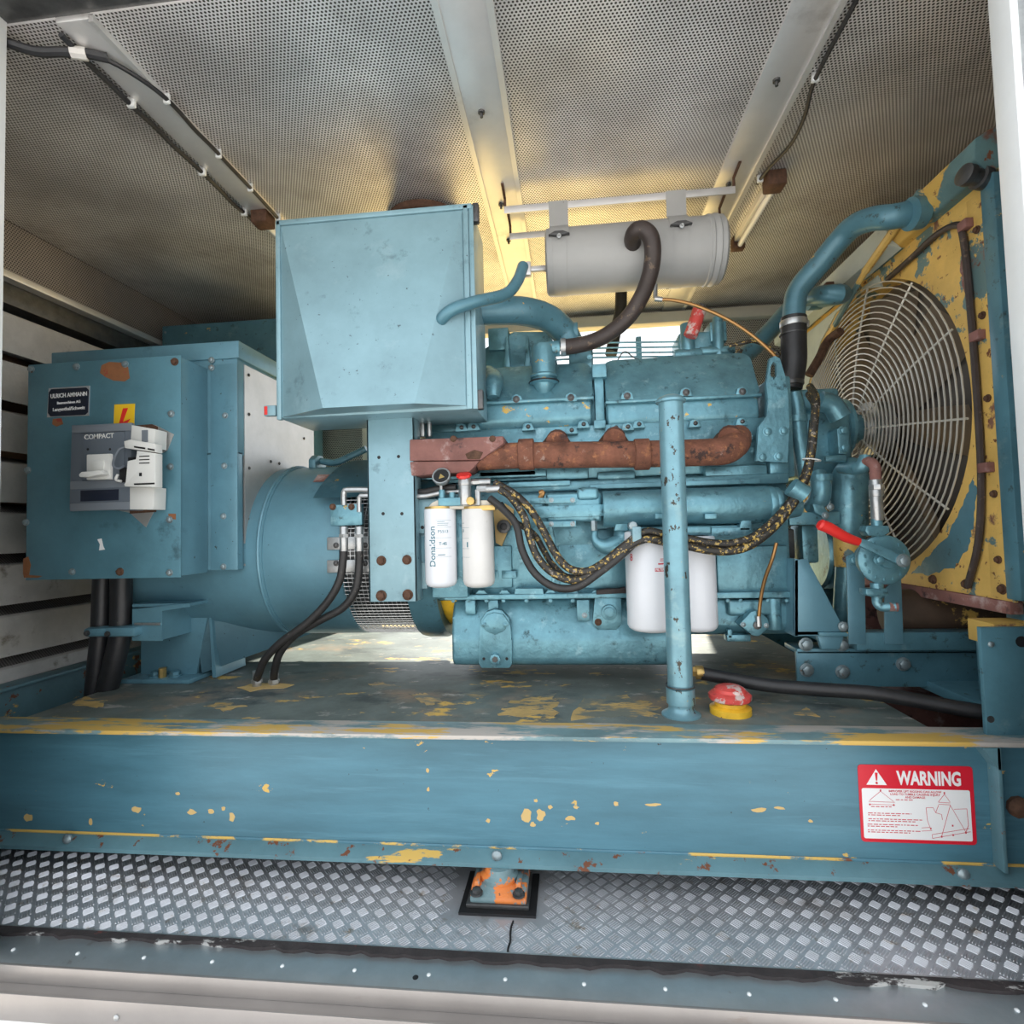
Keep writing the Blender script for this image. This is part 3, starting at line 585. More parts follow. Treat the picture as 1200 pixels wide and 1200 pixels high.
# rust patches: chipped areas with an outline of their own
def patch(parent, pts, Y, mat, d=.0006): b = MB(); b.pp(pts, Y-d, .001); return part('rust_patch', b, mat, parent)
patch(fp, [(119, 428), (128, 424), (142, 425), (150, 430), (152, 443), (146, 447), (133, 446), (124, 442), (117, 437)], YT, 'rust_orange' if 'rust_orange' in MATS else paint('rust_orange', (.25, .10, .04), .2, 20, (((.28, .04, .03), .58, 30),), .7))
patch(fp, [(62, 491), (72, 490), (74, 497), (66, 500), (61, 497)], YT, 'rust_orange')
patch(fp, [(27, 672), (27, 655), (33, 652), (36, 662), (34, 674), (50, 675), (45, 677), (28, 677)], YT, 'rust_orange'); patch(fp, [(197, 602), (206, 602), (206, 609), (198, 607)], YT, 'rust_orange')
patch(fp, [(114, 632), (119, 631), (121, 640), (123, 644), (116, 645), (117, 638)], YT, 'white', .0004)
# maker's plate
b = MB(); b.pp([(57, 455), (105, 452), (104, 487), (55, 489)], YT-.002, .002); npl = part('makers_plate', b, 'alu', fp, 'dark metal plate with lettering')
b = MB(); b.pp([(60, 456), (101, 454), (104, 457), (103, 483), (100, 486), (59, 488), (56, 484), (57, 460)], YT-.0026, .001); part('plate_field', b, 'plate_navy', npl)
for s_, v, sz in (('ULRICH AMMANN', 463, .0195), ('Baumaschinen AG', 471.5, .012), ('Langenthal/Schweiz', 479, .0155)):
    text('lettering', s_, 'white', npl, sz, flat_at(P(80.5, v, YT-.0030), radians(1.0)), .0003, .95 if sz < .018 else .82)
b = MB(); b.pp([(134, 474), (158, 473), (157, 500), (133, 500)], YT-.001, .001); sy = part('hazard_sticker', b, 'sticker_yellow', fp, 'yellow sticker with a red lightning arrow')
b = MB(); b.pp([(144, 478.5), (150, 478), (144, 494.5), (147, 493), (153, 490.5), (149, 496), (143, 501), (138, 502)], YT-.0016, .001); part('lightning_arrow', b, 'red', sy)
# diamond shaped opening behind the breaker
b = MB(); b.pp([(182, 498), (204, 509), (196, 528), (184, 534), (180, 600), (171, 618), (152, 601), (100, 590), (100, 520)], YT-.0012, .001); part('bare_plate', b, 'bare_metal', fp)
b = MB(); b.pp([(178, 497), (185, 500), (183, 600), (152, 602), (152, 499)], YT-.0020, .001); part('cutout', b, 'rust_bolt', fp)
# breaker
YQ = 1.545
br = thing('circuit_breaker', 'grey and white circuit breaker set into the teal box', 'circuit breaker', P(132, 598, YQ))
b = MB(); b.pp([(84, 498), (154, 497), (152, 598), (81, 597)], YQ, YT-YQ, .002); bb_ = part('body', b, 'breaker_grey', br)
b = MB(); b.pb(84, 497, 154, 506, YQ-.003, .01, .001); part('top_cover', b, 'breaker_mid', br)
b = MB(); b.pb(82, 589, 152, 598, YQ-.003, .01, .001); part('bottom_cover', b, 'breaker_mid', br)
b = MB(); b.pb(96, 507, 145, 562, YQ-.006, .01, .002); part('front_cover', b, 'breaker_grey', br)
b = MB(); b.pb(94, 574, 139, 587, YQ-.001, .006, .001); part('window', b, 'plate_navy', br)
b = MB(); b.pb(82, 563, 152, 572, YQ-.002, .006, .001); part('band', b, 'breaker_mid', br)
text('lettering', 'COMPACT', 'breaker_white', br, .021, flat_at(P(116, 511.5, YQ-.0068), radians(1)), .0002, 1.0)
for u in (103, 129): bolt(br, P(u, 526.5, YQ-.006), .004, 'black', '-y', 'screw', 'hole')
b = MB(); b.pb(101, 532, 129, 562, YQ-.016, .02, .003); b.pb(107, 539, 121, 556, YQ-.020, .01, .002); part('lever_base', b, 'breaker_white', br)
b = MB(); b.pp([(92, 556), (95, 553), (118, 551), (120, 556), (103, 559), (93, 559)], YQ-.042, .026, .002); part('lever', b, 'breaker_white', br, 'white switch lever')
b = MB(); b.pp([(154, 498), (182, 503), (181, 525), (153, 520)], YQ-.002, .05, .001); part('side_case', b, 'breaker_white', br); b = MB(); b.pp([(152, 571), (181, 571), (180, 597), (152, 597)], YQ-.002, .05, .001); part('side_case', b, 'breaker_white', br)
b = MB(); b.pb(166, 504, 173, 518, YQ-.004, .006); part('label', b, 'breaker_mid', br)
b = MB(); b.pp([(145, 517), (152, 515), (182, 520), (182, 530), (160, 527), (146, 525)], YQ-.030, .03, .002); b.pp([(160, 528), (182, 531), (182, 571), (146, 570), (145, 567), (148, 566), (149, 540), (160, 539)], YQ-.030, .03, .002); part('terminal_module', b, 'breaker_white', br)
b = MB()
for v in (523.5,): b.pp([(157, v-1), (170, v+1), (170, v+3), (157, v+1)], YQ-.031, .002); b.pp([(173, v+1.5), (181, v+3), (181, v+5), (173, v+3.5)], YQ-.031, .002)
for v in (534, 538, 542): b.pb(163, v, 175, v+1.2, YQ-.031, .002)
b.pb(157, 566, 181, 568, YQ-.031, .002); b.pb(163, 554, 166, 558, YQ-.031, .002); b.pb(150, 536, 159, 540, YQ-.006, .004); b.pb(140, 548, 149, 565, YQ-.008, .004)
part('slots', b, 'black', br, kind='stuff')
b = MB(); b.pt([(146, 524, YQ-.02), (139, 527, YQ-.03), (134, 537, YQ-.035), (133, 546, YQ-.03), (139, 549, YQ-.02), (146, 546, YQ-.012)], 1.4, 8); part('wire_loop', b, 'breaker_grey', br)
b = MB(); b.pt([(138, 556, YQ-.01), (136, 562, YQ-.015), (142, 564, YQ-.015)], 1.6, 6); part('clip', b, 'breaker_white', br)
# dark duct behind the terminal box
b = MB(); b.box(-2.02, -1.40, 2.52, 3.0, 1.3, 1.965, .006); dc = solo('wall_duct', b, 'teal', 'teal sheet duct at the far wall behind the breaker box', 'duct')
for z in (1.75, 1.80, 1.85, 1.93): bolt(dc, (-2.0, 2.518, z), .006, 'bolt_steel', '-y', 'rivet', 'round')
b = MB(); b.box(-1.98, -1.44, 2.6, 2.95, ZS-.01, 1.3, .004); part('duct_foot', b, 'teal', dc)
# ================================================================ intake housing on its column
YI = 1.62; ix0, ix1, iz0, iz1 = -.901, -.270, 1.258, 1.890
ib = thing('intake_housing', 'large pale teal sheet metal housing with a faceted front', 'housing', (-.585, 1.75, iz0))
b = MB(); b.box(ix0, ix1, YI, 1.84, iz0, iz1, .006); part('case', b, 'teal_light', ib)
b = MB()
A, Bp, Cp, Dp = (ix0+.012, YI-.002, iz1-.014), (ix1-.030, YI-.002, iz1-.014), (ix1-.030, YI-.002, iz0+.012), (ix0+.012, YI-.002, iz0+.004)
E_, F_ = (-.712, 1.525, iz0+.004), (-.435, 1.525, iz0+.004)
b.poly([[A, Bp, F_, E_], [A, E_, Dp], [Bp, Cp, F_], [Dp, E_, F_, Cp]]); part('faceted_cover', b, 'teal_light', ib, ang=5)
b = MB(); b.box(ix0-.003, ix0+.012, YI-.008, YI+.01, iz0-.004, iz1+.003, .002); b.box(ix0, ix1, YI-.008, YI+.01, iz1-.012, iz1+.004, .002); b.box(ix1-.028, ix1-.012, YI-.008, YI+.01, iz0, iz1, .002); b.box(ix1-.010, ix1+.004, YI-.004, YI+.01, iz0, iz1, .002); part('frame', b, 'teal_light', ib)
pbolts(ib, ((457, 453), (461, 467), (417, 466)), 1.56, 1.2, 'black', 'rivet', 'round')
for z, y in ((iz1-.02, YI), (iz0+.03, YI)): b = MB(); b.box(ix1, ix1+.02, y, y+.025, z-.03, z+.03, .004); part('latch', b, 'steel_dark', ib)
b = MB(); b.pb(309, 475, 323, 487, 1.64, .02, .002); lt = part('latch', b, 'teal_light', ib); b = MB(); b.pb(309.5, 476, 313, 486, 1.638, .01, .001); part('red_tip', b, 'red', lt)
b = MB(); b.lathe([(0, .135), (.005, .14), (.025, .14), (.03, .12), (.20, .12)], (-.52, 2.015, ZC-.035), (0, 0, 1), 32); b.cyl((-.52, 2.015, 1.7), (-.52, 2.015, ZC), .118, seg=32); solo('exhaust_pipe', b, 'rust_bolt', 'dark round exhaust pipe passing through the ceiling', 'pipe')
b = MB(); YCo = 1.70
cx0, cx1, cz0, cz1 = P(431, 600, YCo).x, P(487, 600, YCo).x, P(462, 705, YCo).z, iz0+.02
b.box(cx0, cx1, YCo, YCo+.006, cz0, cz1, .001); b.box(cx0, cx0+.006, YCo, YCo+.07, cz0, cz1, .001); b.box(cx1-.006, cx1, YCo, YCo+.07, cz0, cz1, .001)
co = solo('support_column', b, 'teal_light', 'upright teal channel column under the intake housing', 'column')
pbolts(co, ((444, 536), (467, 535), (449, 602), (471, 602)), YCo, 2.0, 'black', 'hole', 'hole')
pbolts(co, ((447, 657), (477, 656)), YCo, 5, 'rust_bolt'); pbolts(co, ((447, 698), (478, 697)), YCo, 5.6, 'rust_bolt')
b = MB(); b.cyl(P(447, 698, YCo), P(447, 698, YCo)+Vector((0, .11, 0)), .014, seg=10); b.cyl(P(478, 697, YCo), P(478, 697, YCo)+Vector((0, .11, 0)), .014, seg=10); b.bm.free()
b = MB(); b.pb(485, 585, 515, 625, YCo+.04, .008, .001); b.pb(485, 625, 500, 690, YCo+.06, .03, .002); fb = solo('filter_bracket', b, 'teal_light', 'flat bracket plate beside the fuel filters', 'bracket')
bolt(fb, P(495, 618, YCo+.04), .006, 'black', '-y', 'hole', 'hole')
# breather pipe and charge pipe
b = MB(); b.pt([(516, 380, 1.60), (518, 373, 1.575), (532, 362, 1.57), (560, 353, 1.60), (592, 345, 1.66), (606, 330, 1.70), (613, 312, 1.75)], 7, 14); solo('breather_pipe', b, 'teal', 'thin bent teal pipe rising from the intake housing front', 'pipe')
cpz = thing('charge_pipe', 'wide curved teal pipe from the intake housing to the engine', 'pipe', P(668, 400, 1.98))
b = MB(); b.pt([(545, 365, 1.80), (580, 364, 1.82), (615, 365, 1.86), (642, 373, 1.92), (660, 388, 1.97), (668, 402, 1.98)], 16, 20); part('bend', b, 'teal', cpz)
b = MB(); b.pcx(672, 677, 392, 1.98, 14, .001); part('flange', b, 'teal', cpz)
# ================================================================ engine
EB = 1.84
eng = thing('engine', 'large teal diesel engine with two valve covers and a rusty exhaust manifold', 'engine', P(720, 778, 1.9))
def ep(name, mb, mat='engine_teal', label=None, ang=38): return part(name, mb, mat, eng, label, None, ang)
def zz(v, Y, u=720): return P(u, v, Y).z
def xx(u, Y, v=600): return P(u, v, Y).x
# block with cast relief
b = MB(); b.pb(497, 560, 926, 702, EB, .52, .012)
for (u0, v0, u1, v1, dy) in ((520, 640, 600, 690, .012), (655, 620, 735, 690, .014), (840, 640, 925, 695, .02), (590, 560, 925, 572, .03), (640, 608, 700, 640, .015)): b.pb(u0, v0, u1, v1, EB-dy, .05, .006)
blk = ep('block', b)
b = MB(); b.pb(505, 586, 547, 701, 1.765, .1, .006); ep('rear_plate', b, 'engine_teal')
b = MB(); b.pb(577, 669, 584, 677, EB-.018, .01, .002); b.pb(588, 669, 605, 678, EB-.018, .01, .002); part('cast_mark', b, 'engine_teal', blk, kind='stuff')
b = MB(); b.pp([(578, 597), (592, 590), (602, 597), (601, 612), (594, 625), (588, 640), (581, 636), (580, 620)], EB-.016, .01); part('bare_patch', b, 'flake', blk, 'ochre bare patch')
b = MB(); b.pcy(590, 617, EB-.035, 8, .03, .002); part('plug', b, 'steel_dark', blk, 'black round plug'); b = MB(); b.pcy(590, 617, EB-.038, 4.5, .01, .001, 12); part('plug_face', b, 'rubber', blk)
# sump flange
b = MB(); b.pb(521, 696, 760, 702, EB-.045, .5, .002); b.pb(838, 694, 930, 701, EB-.045, .5, .002)
for u in range(530, 760, 27): b.pp([(u, 696), (u+4, 692), (u+10, 692), (u+14, 696)], EB-.03, .04)
b.pp([(603, 696), (604, 690), (636, 690), (637, 696)], EB-.045, .05)
sf_ = ep('sump_flange', b)
pbolts(sf_, [(u, 704) for u in (531, 549, 570, 590, 617, 645, 671, 853, 868, 900, 922)], EB-.038, 2.0, 'engine_teal')
b = MB(); b.pp([(699, 692), (712, 690), (725, 691), (733, 688), (734, 695), (699, 697)], EB-.048, .03, .002); part('loose_gasket', b, 'rubber_torn', sf_)
# oil pan
b = MB(); yf = EB-.01
b.prism([(yf+.02, zz(702, yf)), (yf-.005, zz(722, yf)), (yf-.028, zz(746, yf)), (yf-.028, zz(772, yf)), (yf-.01, zz(779, yf)), (2.4, zz(779, yf)), (2.4, zz(702, yf))], 'x', xx(528, yf), xx(790, yf), .012, 3)
pan = ep('oil_pan', b, 'engine_teal', 'deep teal oil pan')
b = MB(); b.prism([(yf, zz(702, yf)), (yf-.01, zz(735, yf)), (yf+.02, zz(746, yf)), (2.4, zz(746, yf)), (2.4, zz(702, yf))], 'x', xx(790, yf), xx(930, yf), .012, 3); part('pan_step', b, 'engine_teal', pan)
for u in (545, 572): b = MB(); b.pb(u, 703, u+12, 720, yf-.018, .03, .004); part('rib', b, 'engine_teal', pan)
yc = yf-.045
b = MB(); b.pp([(563, 733), (563, 727), (570, 717), (579, 714), (588, 715), (597, 725), (598, 734), (598, 745), (600, 750), (600, 778), (597, 783), (564, 783), (561, 778), (561, 750), (563, 746)], yc, .03, .003)
cv = part('cover_plate', b, 'engine_teal', pan, 'bolted cover plate')
b = MB(); b.pp([(563, 732), (570, 721), (579, 718), (590, 720), (597, 731), (590, 740), (580, 744), (570, 740)], yc-.008, .012, .002); part('cover_boss', b, 'engine_teal', cv) if False else part('cover_boss', b, 'engine_teal', pan)
pbolts(pan, ((567, 732), (592, 732)), yc-.008, 3, 'engine_teal'); pbolts(pan, ((567, 772), (594, 772)), yc, 1.8, 'black', 'hole', 'hole')
b = MB(); b.pcy(580, 773, yc-.016, 6.5, .02, .001, 8); part('drain_boss', b, 'engine_teal_chipped', pan, 'yellow chipped drain boss'); b = MB(); b.pcy(580, 773, yc-.020, 3.6, .01, 0, 6); part('drain_plug', b, 'steel_dark', pan)
b = MB(); b.pb(676, 703, 691, 728, yf-.03, .04, .003); p2 = part('side_plate', b, 'engine_teal', pan); bolt(pan, P(685, 721, yf-.03), .008, 'bolt_steel')
b = MB(); b.pp([(697, 700), (728, 700), (729, 730), (722, 738), (700, 738), (694, 731)], yf-.028, .04, .003); part('pump_flange', b, 'engine_teal', pan)
b = MB(); b.pcy(714, 718, yf-.044, 9, .02, .002); b.pcy(714, 718, yf-.052, 6, .02, .001); part('pump_cap', b, 'engine_teal', pan); bolt(pan, P(701, 729, yf-.028), .010, 'rust_bolt')
b = MB(); b.pb(853, 703, 915, 722, yf-.03, .05, .01, 3); part('pan_boss', b, 'engine_teal', pan)
b = MB(); b.pp([(866, 732), (880, 717), (888, 715), (900, 725), (902, 735), (890, 746), (882, 745)], yf-.06, .05, .004); part('drain_flange', b, 'engine_teal', pan); pbolts(pan, ((871, 732), (898, 733)), yf-.06, 2.6, 'bolt_steel'); b = MB(); b.pcy(888, 733, yf-.066, 5, .01, .001, 8); part('drain_socket', b, 'steel_dark', pan)
b = MB(); b.pcz(906, 700, 738, yf-.01, 9, .006, 16); part('pan_tower', b, 'engine_teal', pan)
# cylinder head
b = MB(); b.pb(500, 497, 918, 560, EB+.012, .45, .006)
hd = ep('cylinder_head', b)
b = MB()
for (u0, u1, v0, v1) in ((560, 630, 548, 560), (640, 690, 546, 562), (700, 745, 552, 562), (826, 900, 545, 562), (902, 925, 540, 556)): b.pb(u0, v0, u1, v1, EB-.02, .05, .008)
part('side_casting', b, 'engine_teal', hd, kind='stuff')
for (u0, u1) in ((596, 668), (691, 891)): b = MB(); b.pb(u0, 564, u1, 570, EB-.055, .06, .002); ep('ledge', b)
for (u, v) in ((881, 512), (882, 528), (685, 521), (752, 521)): bolt(hd, P(u, v, EB+.012), .011, 'engine_teal', '-y', 'plug', 'round')
# valve covers
def valve_cover(u0, u1, v0, v1, v2, bolts_, lugs, lab):
    yf = EB+.02
    bx0, bx1 = xx(u0+3, yf, 485), xx(u1-3, yf, 485); um = (u0+u1)/2
    b = MB(); b.prism([(yf+.012, zz(v2, yf, um)), (yf-.004, zz(v2-12, yf, um)), (yf, zz(v1, yf, um)), (yf+.36, zz(v1, yf, um)), (yf+.36, zz(v2, yf, um))], 'x', bx0, bx1, .010, 3)
    vc = ep('valve_cover', b, 'engine_teal_chipped', lab)
    b = MB(); zt = zz(v0, yf+.10, um); zb = zz(v1, yf, um); hx0, hx1 = xx(u0+2, yf, 460), xx(u1-2, yf, 460)
    b.prism([(yf+.012, zb), (yf+.11, zt-.02), (yf+.34, zt-.02), (yf+.34, zb)], 'x', hx0+.025, hx1-.025, .01, 2)
    sv = Vector((0, .10, zt-zb)); sl2 = sv.length; sv.normalize(); nv = Vector((1, 0, 0)).cross(sv); rr_ = .034; pts = []
    for (cx_, cs_, a0) in ((hx1-rr_, sl2-rr_, 0), (hx0+rr_, sl2-rr_, 90), (hx0+rr_, rr_*.6, 180), (hx1-rr_, rr_*.6, 270)):
        for q in range(7): a = radians(a0+q*15); pts.append((cx_+rr_*cos(a), cs_+(rr_ if a0 < 180 else rr_*.6)*sin(a)))
    h0 = len(b.bm.verts); b.bm.verts.ensure_lookup_table(); old = set(b.bm.verts)
    b.prism(pts, 'z', -.03, .006, .010, 3)
    org = Vector((0, yf-.002, zb))
    for v in b.bm.verts:
        if v not in old: v.co = Vector((v.co.x, 0, 0)) + org + sv*v.co.y + nv*v.co.z
    part('hood', b, 'engine_teal', vc)
    b = MB(); b.box(xx(u0+1, yf, 470), xx(u1-1, yf, 470), yf-.016, yf+.37, zb-.006, zb+.006, .005); part('joint_rim', b, 'engine_teal_chipped', vc)
    for (u, v) in bolts_:
        b = MB(); b.pp([(u-8, v+4), (u-6, v-4), (u, v-7), (u+6, v-4), (u+8, v+4)], yf-.014, .03, .003); part('bolt_boss', b, 'engine_teal', vc)
        bolt(vc, P(u, v, yf-.014), round(3.6*K(u, v, yf), 4), 'steel_dark')
    for (u, v) in lugs:
        b = MB(); b.pp([(u-8, v+5), (u-6, v-3), (u-2, v-5), (u+4, v-4), (u+8, v+4)], yf-.03, .04, .003); part('hold_down_lug', b, 'engine_teal_chipped', vc)
        bolt(vc, P(u, v, yf-.03), round(2.6*K(u, v, yf), 4), 'steel_dark', '-y', 'bolt', 'round')
    return vc
v1_ = valve_cover(530, 697, 431, 471, 504, ((605, 468), (669, 466)), ((541, 501), (555, 500), (619, 500), (670, 504), (684, 497)), 'teal valve cover with a breather neck')
v2_ = valve_cover(708, 893, 419, 468, 502, ((735, 464), (804, 460), (870, 459)), ((722, 501), (736, 500), (749, 497), (815, 496), (870, 494)), 'teal valve cover behind the stand pipe')
b = MB(); b.pb(840, 427, 876, 437, EB+.085, .02, .002); part('data_plate', b, 'steel', v2_)
b = MB(); b.pb(755, 437, 845, 439, EB+.075, .02, .0005); part('ridge', b, 'engine_teal', v2_)
b = MB(); b.pb(694, 426, 711, 442, EB+.03, .1, .004); b.pb(697, 440, 708, 495, EB+.05, .05, .003); b.pb(696, 492, 710, 502, EB-.01, .05, .003); ep('bridge_casting', b)
b = MB(); b.pb(688, 430, 716, 512, EB+.10, .2, .003); ep('bridge_web', b, 'engine_teal')
b = MB(); b.pb(476, 478, 545, 520, 1.93, .3, .01); ep('rear_cover', b, 'engine_teal')
b = MB(); b.pcz(503, 482, 512, 1.80, 3, .001, 10); b.pb(488, 492, 497, 512, 1.79, .03, .003); ep('rear_fitting', b, 'steel')
bolt(eng, P(691, 418, EB+.03), .008, 'engine_teal')
# breather neck on the first cover
yb = EB+.055
nk = thing('breather_neck', 'upright teal filler neck on the valve cover with a hose clamp', 'neck', P(638, 466, yb))
b = MB(); k_ = K(638, 430, yb); p0 = P(638, 466, yb)
b.lathe([(0, 5*k_), (.012, 9*k_), (.045, 13*k_), (.050, 17*k_), (.058, 17*k_), (.064, 13.5*k_), (.070, 13.5*k_)], p0, (0, 0, 1), 24); part('flange_cup', b, 'engine_teal_chipped', nk)
b = MB(); b.lathe([(.068, 16*k_), (.075, 16.5*k_), (.082, 14*k_), (.172, 14*k_), (.185, 12*k_), (.187, 0)], p0, (0, 0, 1), 24); b.pcx(640, 656, 409, yb, 9, .001); part('neck', b, 'engine_teal_chipped', nk)
b = MB(); b.tube([p0+Vector((17*k_*cos(2*pi*q/24), 17*k_*sin(2*pi*q/24), .054)) for q in range(24)], .003, 6, 1, True); part('band', b, 'rubber', nk)
b = MB(); b.pcx(657, 663, 407, yb, 10.5, .001); part('hose_clamp', b, 'steel', nk)
b = MB(); b.pt([(578, 466, EB-.005), (578, 452, EB+.01), (578, 445, EB+.05), (572, 440, EB+.09)], [7, 11, 12, 12], 16, 3); ep('outlet_stub', b)
b = MB(); b.pb(562, 440, 568, 478, EB-.01, .01, .001); b.pb(557, 468, 562, 476, EB-.012, .01, .001); ep('bracket_strip', b, 'steel')
# intake manifold behind the covers
ym = 2.12
b = MB(); b.pp([(561, 435), (561, 412), (585, 397), (602, 388), (640, 388), (648, 398), (655, 435)], ym, .22, .008); b.pb(572, 384, 596, 410, ym-.02, .15, .004)
im = ep('intake_manifold', b, 'engine_teal', 'ribbed intake manifold')
for u in (594, 618, 641): b = MB(); b.pp([(u-4, 430), (u-1, 393), (u+1, 393), (u+4, 430)], ym-.04, .06, .002); part('rib', b, 'engine_teal', im)
b = MB(); b.pb(667, 412, 694, 440, 2.0, .1, .004); b.pcz(690, 405, 430, 2.02, 5, 0, 10); ep('fuel_rail_end', b)
for i, v in enumerate((402, 408, 414, 419)):
    b = MB(); b.pt([(648, v+3, 2.02), (700, v, 2.05), (760, v-1, 2.08), (830, v-2, 2.10), (850, v-1, 2.12)], 1.1, 6, 3); part('injection_line', b, 'engine_teal', eng)
b = MB(); b.pb(746, 394, 752, 424, 2.14, .03, .002); ep('stay', b, 'engine_teal')
b = MB(); b.pt([(722, 425, 2.0), (732, 412, 2.0), (745, 420, 2.02), (768, 424, 2.0)], .8, 5); ep('bent_wire', b, 'steel_dark')
b = MB(); b.pb(796, 388, 850, 430, 2.06, .14, .01); b.pb(832, 376, 852, 400, 2.05, .1, .006); b.pcz(842, 372, 432, 2.04, 6, .002); b.pcz(806, 380, 430, 2.05, 8, .002); b.pcx(820, 860, 412, 2.04, 6, .002); b.pcx(790, 822, 416, 2.04, 7, .002)
ip = ep('injection_pump', b, 'engine_teal', 'fuel injection pump behind the valve cover')
b = MB(); b.pt([(820, 362, 2.0), (814, 380, 2.0), (809, 394, 2.0)], 8, 14, 1); part('solenoid', b, 'red_cap', ip, 'worn red cylinder'); b = MB(); b.pt([(824, 358, 2.0), (819, 367, 2.0)], 5, 8, 1); part('solenoid_cap', b, 'steel_dark', ip)
b = MB(); b.pt([(855, 405, 2.0), (870, 402, 1.98), (885, 400, 1.98), (905, 410, 1.98), (918, 422, 1.98)], 2.4, 8); b.pt([(850, 425, 1.98), (862, 418, 1.98), (868, 410, 1.98)], 3, 8); part('harness', b, 'hose_yellow', ip)
# exhaust manifold
ye = 1.745
man = ep('exhaust_manifold', MB().pt([(560, 537, ye), (600, 534, ye), (680, 533, ye), (760, 532, ye), (830, 530, ye), (850, 528, ye+.003), (862, 520, ye+.03), (865, 512, ye+.08)], [15, 15.5, 15.5, 15.5, 15.5, 16, 16, 15], 20, 4), 'rust', 'rusty exhaust manifold pipe')
for u in (617, 752): b = MB(); b.pcx(u-9, u+9, 532.5, ye, 18.5, .004, 24); part('collar', b, 'rust', man)
for (u, v) in ((653, 516), (720, 513), (855, 511)):
    b = MB(); b.pp([(u-22, v+8), (u-12, v-5), (u, v-9), (u+12, v-4), (u+20, v+8)], EB-.018, .03, .004); part('flange', b, 'rust_bolt', man)
    b = MB(); b.pt([(u, v+3, ye+.01), (u, v, ye+.06), (u, v, EB)], 13, 14, 2); part('runner', b, 'rust', man)
    b = MB(); b.pcy(u, v, EB-.05, 4, .05, .002, 8); part('stud', b, 'rust_bolt', man)
b = MB(); b.pp([(480, 515), (590, 511), (590, 520), (563, 539), (480, 540)], ye-.052, .12, .003); hs = part('heat_shield', b, 'rust_plate', man, 'pinkish flat heat shield')
b = MB(); b.pp([(480, 541), (562, 540), (550, 553), (482, 558)], ye-.046, .10, .003); part('heat_shield', b, 'rust_plate', man)
b = MB(); b.pp([(545, 532), (556, 527), (566, 530), (562, 538), (548, 538)], ye-.054, .01, .001); part('stain', b, 'rust_bolt', man)
for (u, v) in ((531, 512), (577, 512)): b = MB(); b.pcy(u, v+2, ye-.055, 4, .03, .002, 8); part('lug', b, 'rust_bolt', man)
b = MB(); b.pb(485, 556, 513, 562, ye+.05, .05, .002); b.pb(512, 553, 640, 560, EB-.02, .03, .002); ep('lower_rail', b)
# oil cooler
yo = 1.745
oc = ep('oil_cooler', MB().pcx(706, 898, 594, yo, 21.5, .003, 32), 'engine_teal', 'long smooth teal cooler cylinder')
b = MB(); b.pcx(897, 905, 593, yo, 23, .002, 32); b.pcx(905, 912, 593, yo, 22, .002, 32); part('end_ring', b, 'engine_teal', oc)
b = MB(); k_ = K(920, 593, yo); b.lathe([(0, 20*k_), (.035, 15*k_), (.06, 13*k_)], (P(912, 593, yo).x, yo, P(912, 593, yo).z), (1, 0, 0), 24); part('end_cone', b, 'engine_teal', oc)
for u0 in (768, 826): b = MB(); b.pb(u0, 602, u0+14, 608, yo-.062, .02, .002); part('pad', b, 'engine_teal', oc)
for u0 in (722, 868): b = MB(); b.pp([(u0, 612), (u0+8, 601), (u0+12, 601), (u0+14, 622), (u0-2, 622)], yo-.03, .06, .003); part('foot', b, 'engine_teal', oc)
b = MB(); b.pb(640, 577, 705, 612, yo-.02, .1, .01, 3); b.pb(676, 571, 702, 586, yo-.03, .06, .012, 3); ch = part('cooler_housing', b, 'engine_teal', oc)
for v in (583, 611): b = MB(); b.pb(621, v, 675, v+7, yo-.04, .04, .002); part('cover_strip', b, 'engine_teal', oc); pbolts(oc, ((646, v+3), (671, v+3)), yo-.04, 2.6, 'bolt_steel')
b = MB(); b.pb(625, 592, 708, 606, yo-.03, .03, .002); part('cover_strip', b, 'engine_teal', oc)
b = MB(); b.pb(765, 616, 882, 630, yo-.01, .12, .006); b.pb(825, 618, 880, 628, yo-.03, .1, .004); ep('cooler_bracket', b)
b = MB(); b.pt([(697, 620, yo), (697, 632, yo-.005), (705, 639, yo-.005), (716, 640, yo), (728, 634, yo+.01), (730, 618, yo+.02)], [4, 5, 8, 11, 11, 10], 14, 3); ep('drain_elbow', b)
b = MB(); b.pcz(696, 610, 622, yo-.01, 4, .001, 6); ep('union_nut', b, 'bolt_steel')
# dipstick guide, copper capped
b = MB(); b.pt([(633, 575, 1.74), (640, 600, 1.75), (648, 630, 1.77), (650, 660, 1.78), (648, 692, 1.79)], 2.4, 8); ds = ep('dipstick_guide', b, 'engine_teal'); b = MB(); b.pt([(633, 584, 1.739), (636, 577, 1.738), (632, 578, 1.738)], 3.2, 8); part('stick_cap', b, 'copper', ds)
# lifting bracket
yl = 1.80
b = MB(); es_ = []
for loop in ([(902, 420), (908, 417), (914, 420), (920, 440), (924, 465), (925, 500), (923, 542), (886, 540), (889, 500), (899, 487), (900, 470), (898, 450)], [(903, 430), (906, 424), (910, 427), (910, 440), (907, 445), (903, 440)]):
    vs2 = [b.bm.verts.new(P(u, v, yl)) for u, v in loop]; es_ += [b.bm.edges.new((vs2[q], vs2[(q+1) % len(vs2)])) for q in range(len(vs2))]
bmesh.ops.triangle_fill(b.bm, edges=es_, use_beauty=True)
ex = bmesh.ops.extrude_face_region(b.bm, geom=b.bm.faces[:]); bmesh.ops.translate(b.bm, verts=[g for g in ex['geom'] if isinstance(g, bmesh.types.BMVert)], vec=(0, .016, 0))
lb = ep('lifting_bracket', b, 'engine_teal', 'flat lifting bracket plate with four bolts'); pbolts(lb, ((899, 506), (918, 505), (893, 536), (912, 535)), yl, 4.6, 'engine_teal')
b = MB(); b.pb(905, 440, 930, 560, yl+.03, .25, .01); ep('front_housing', b)
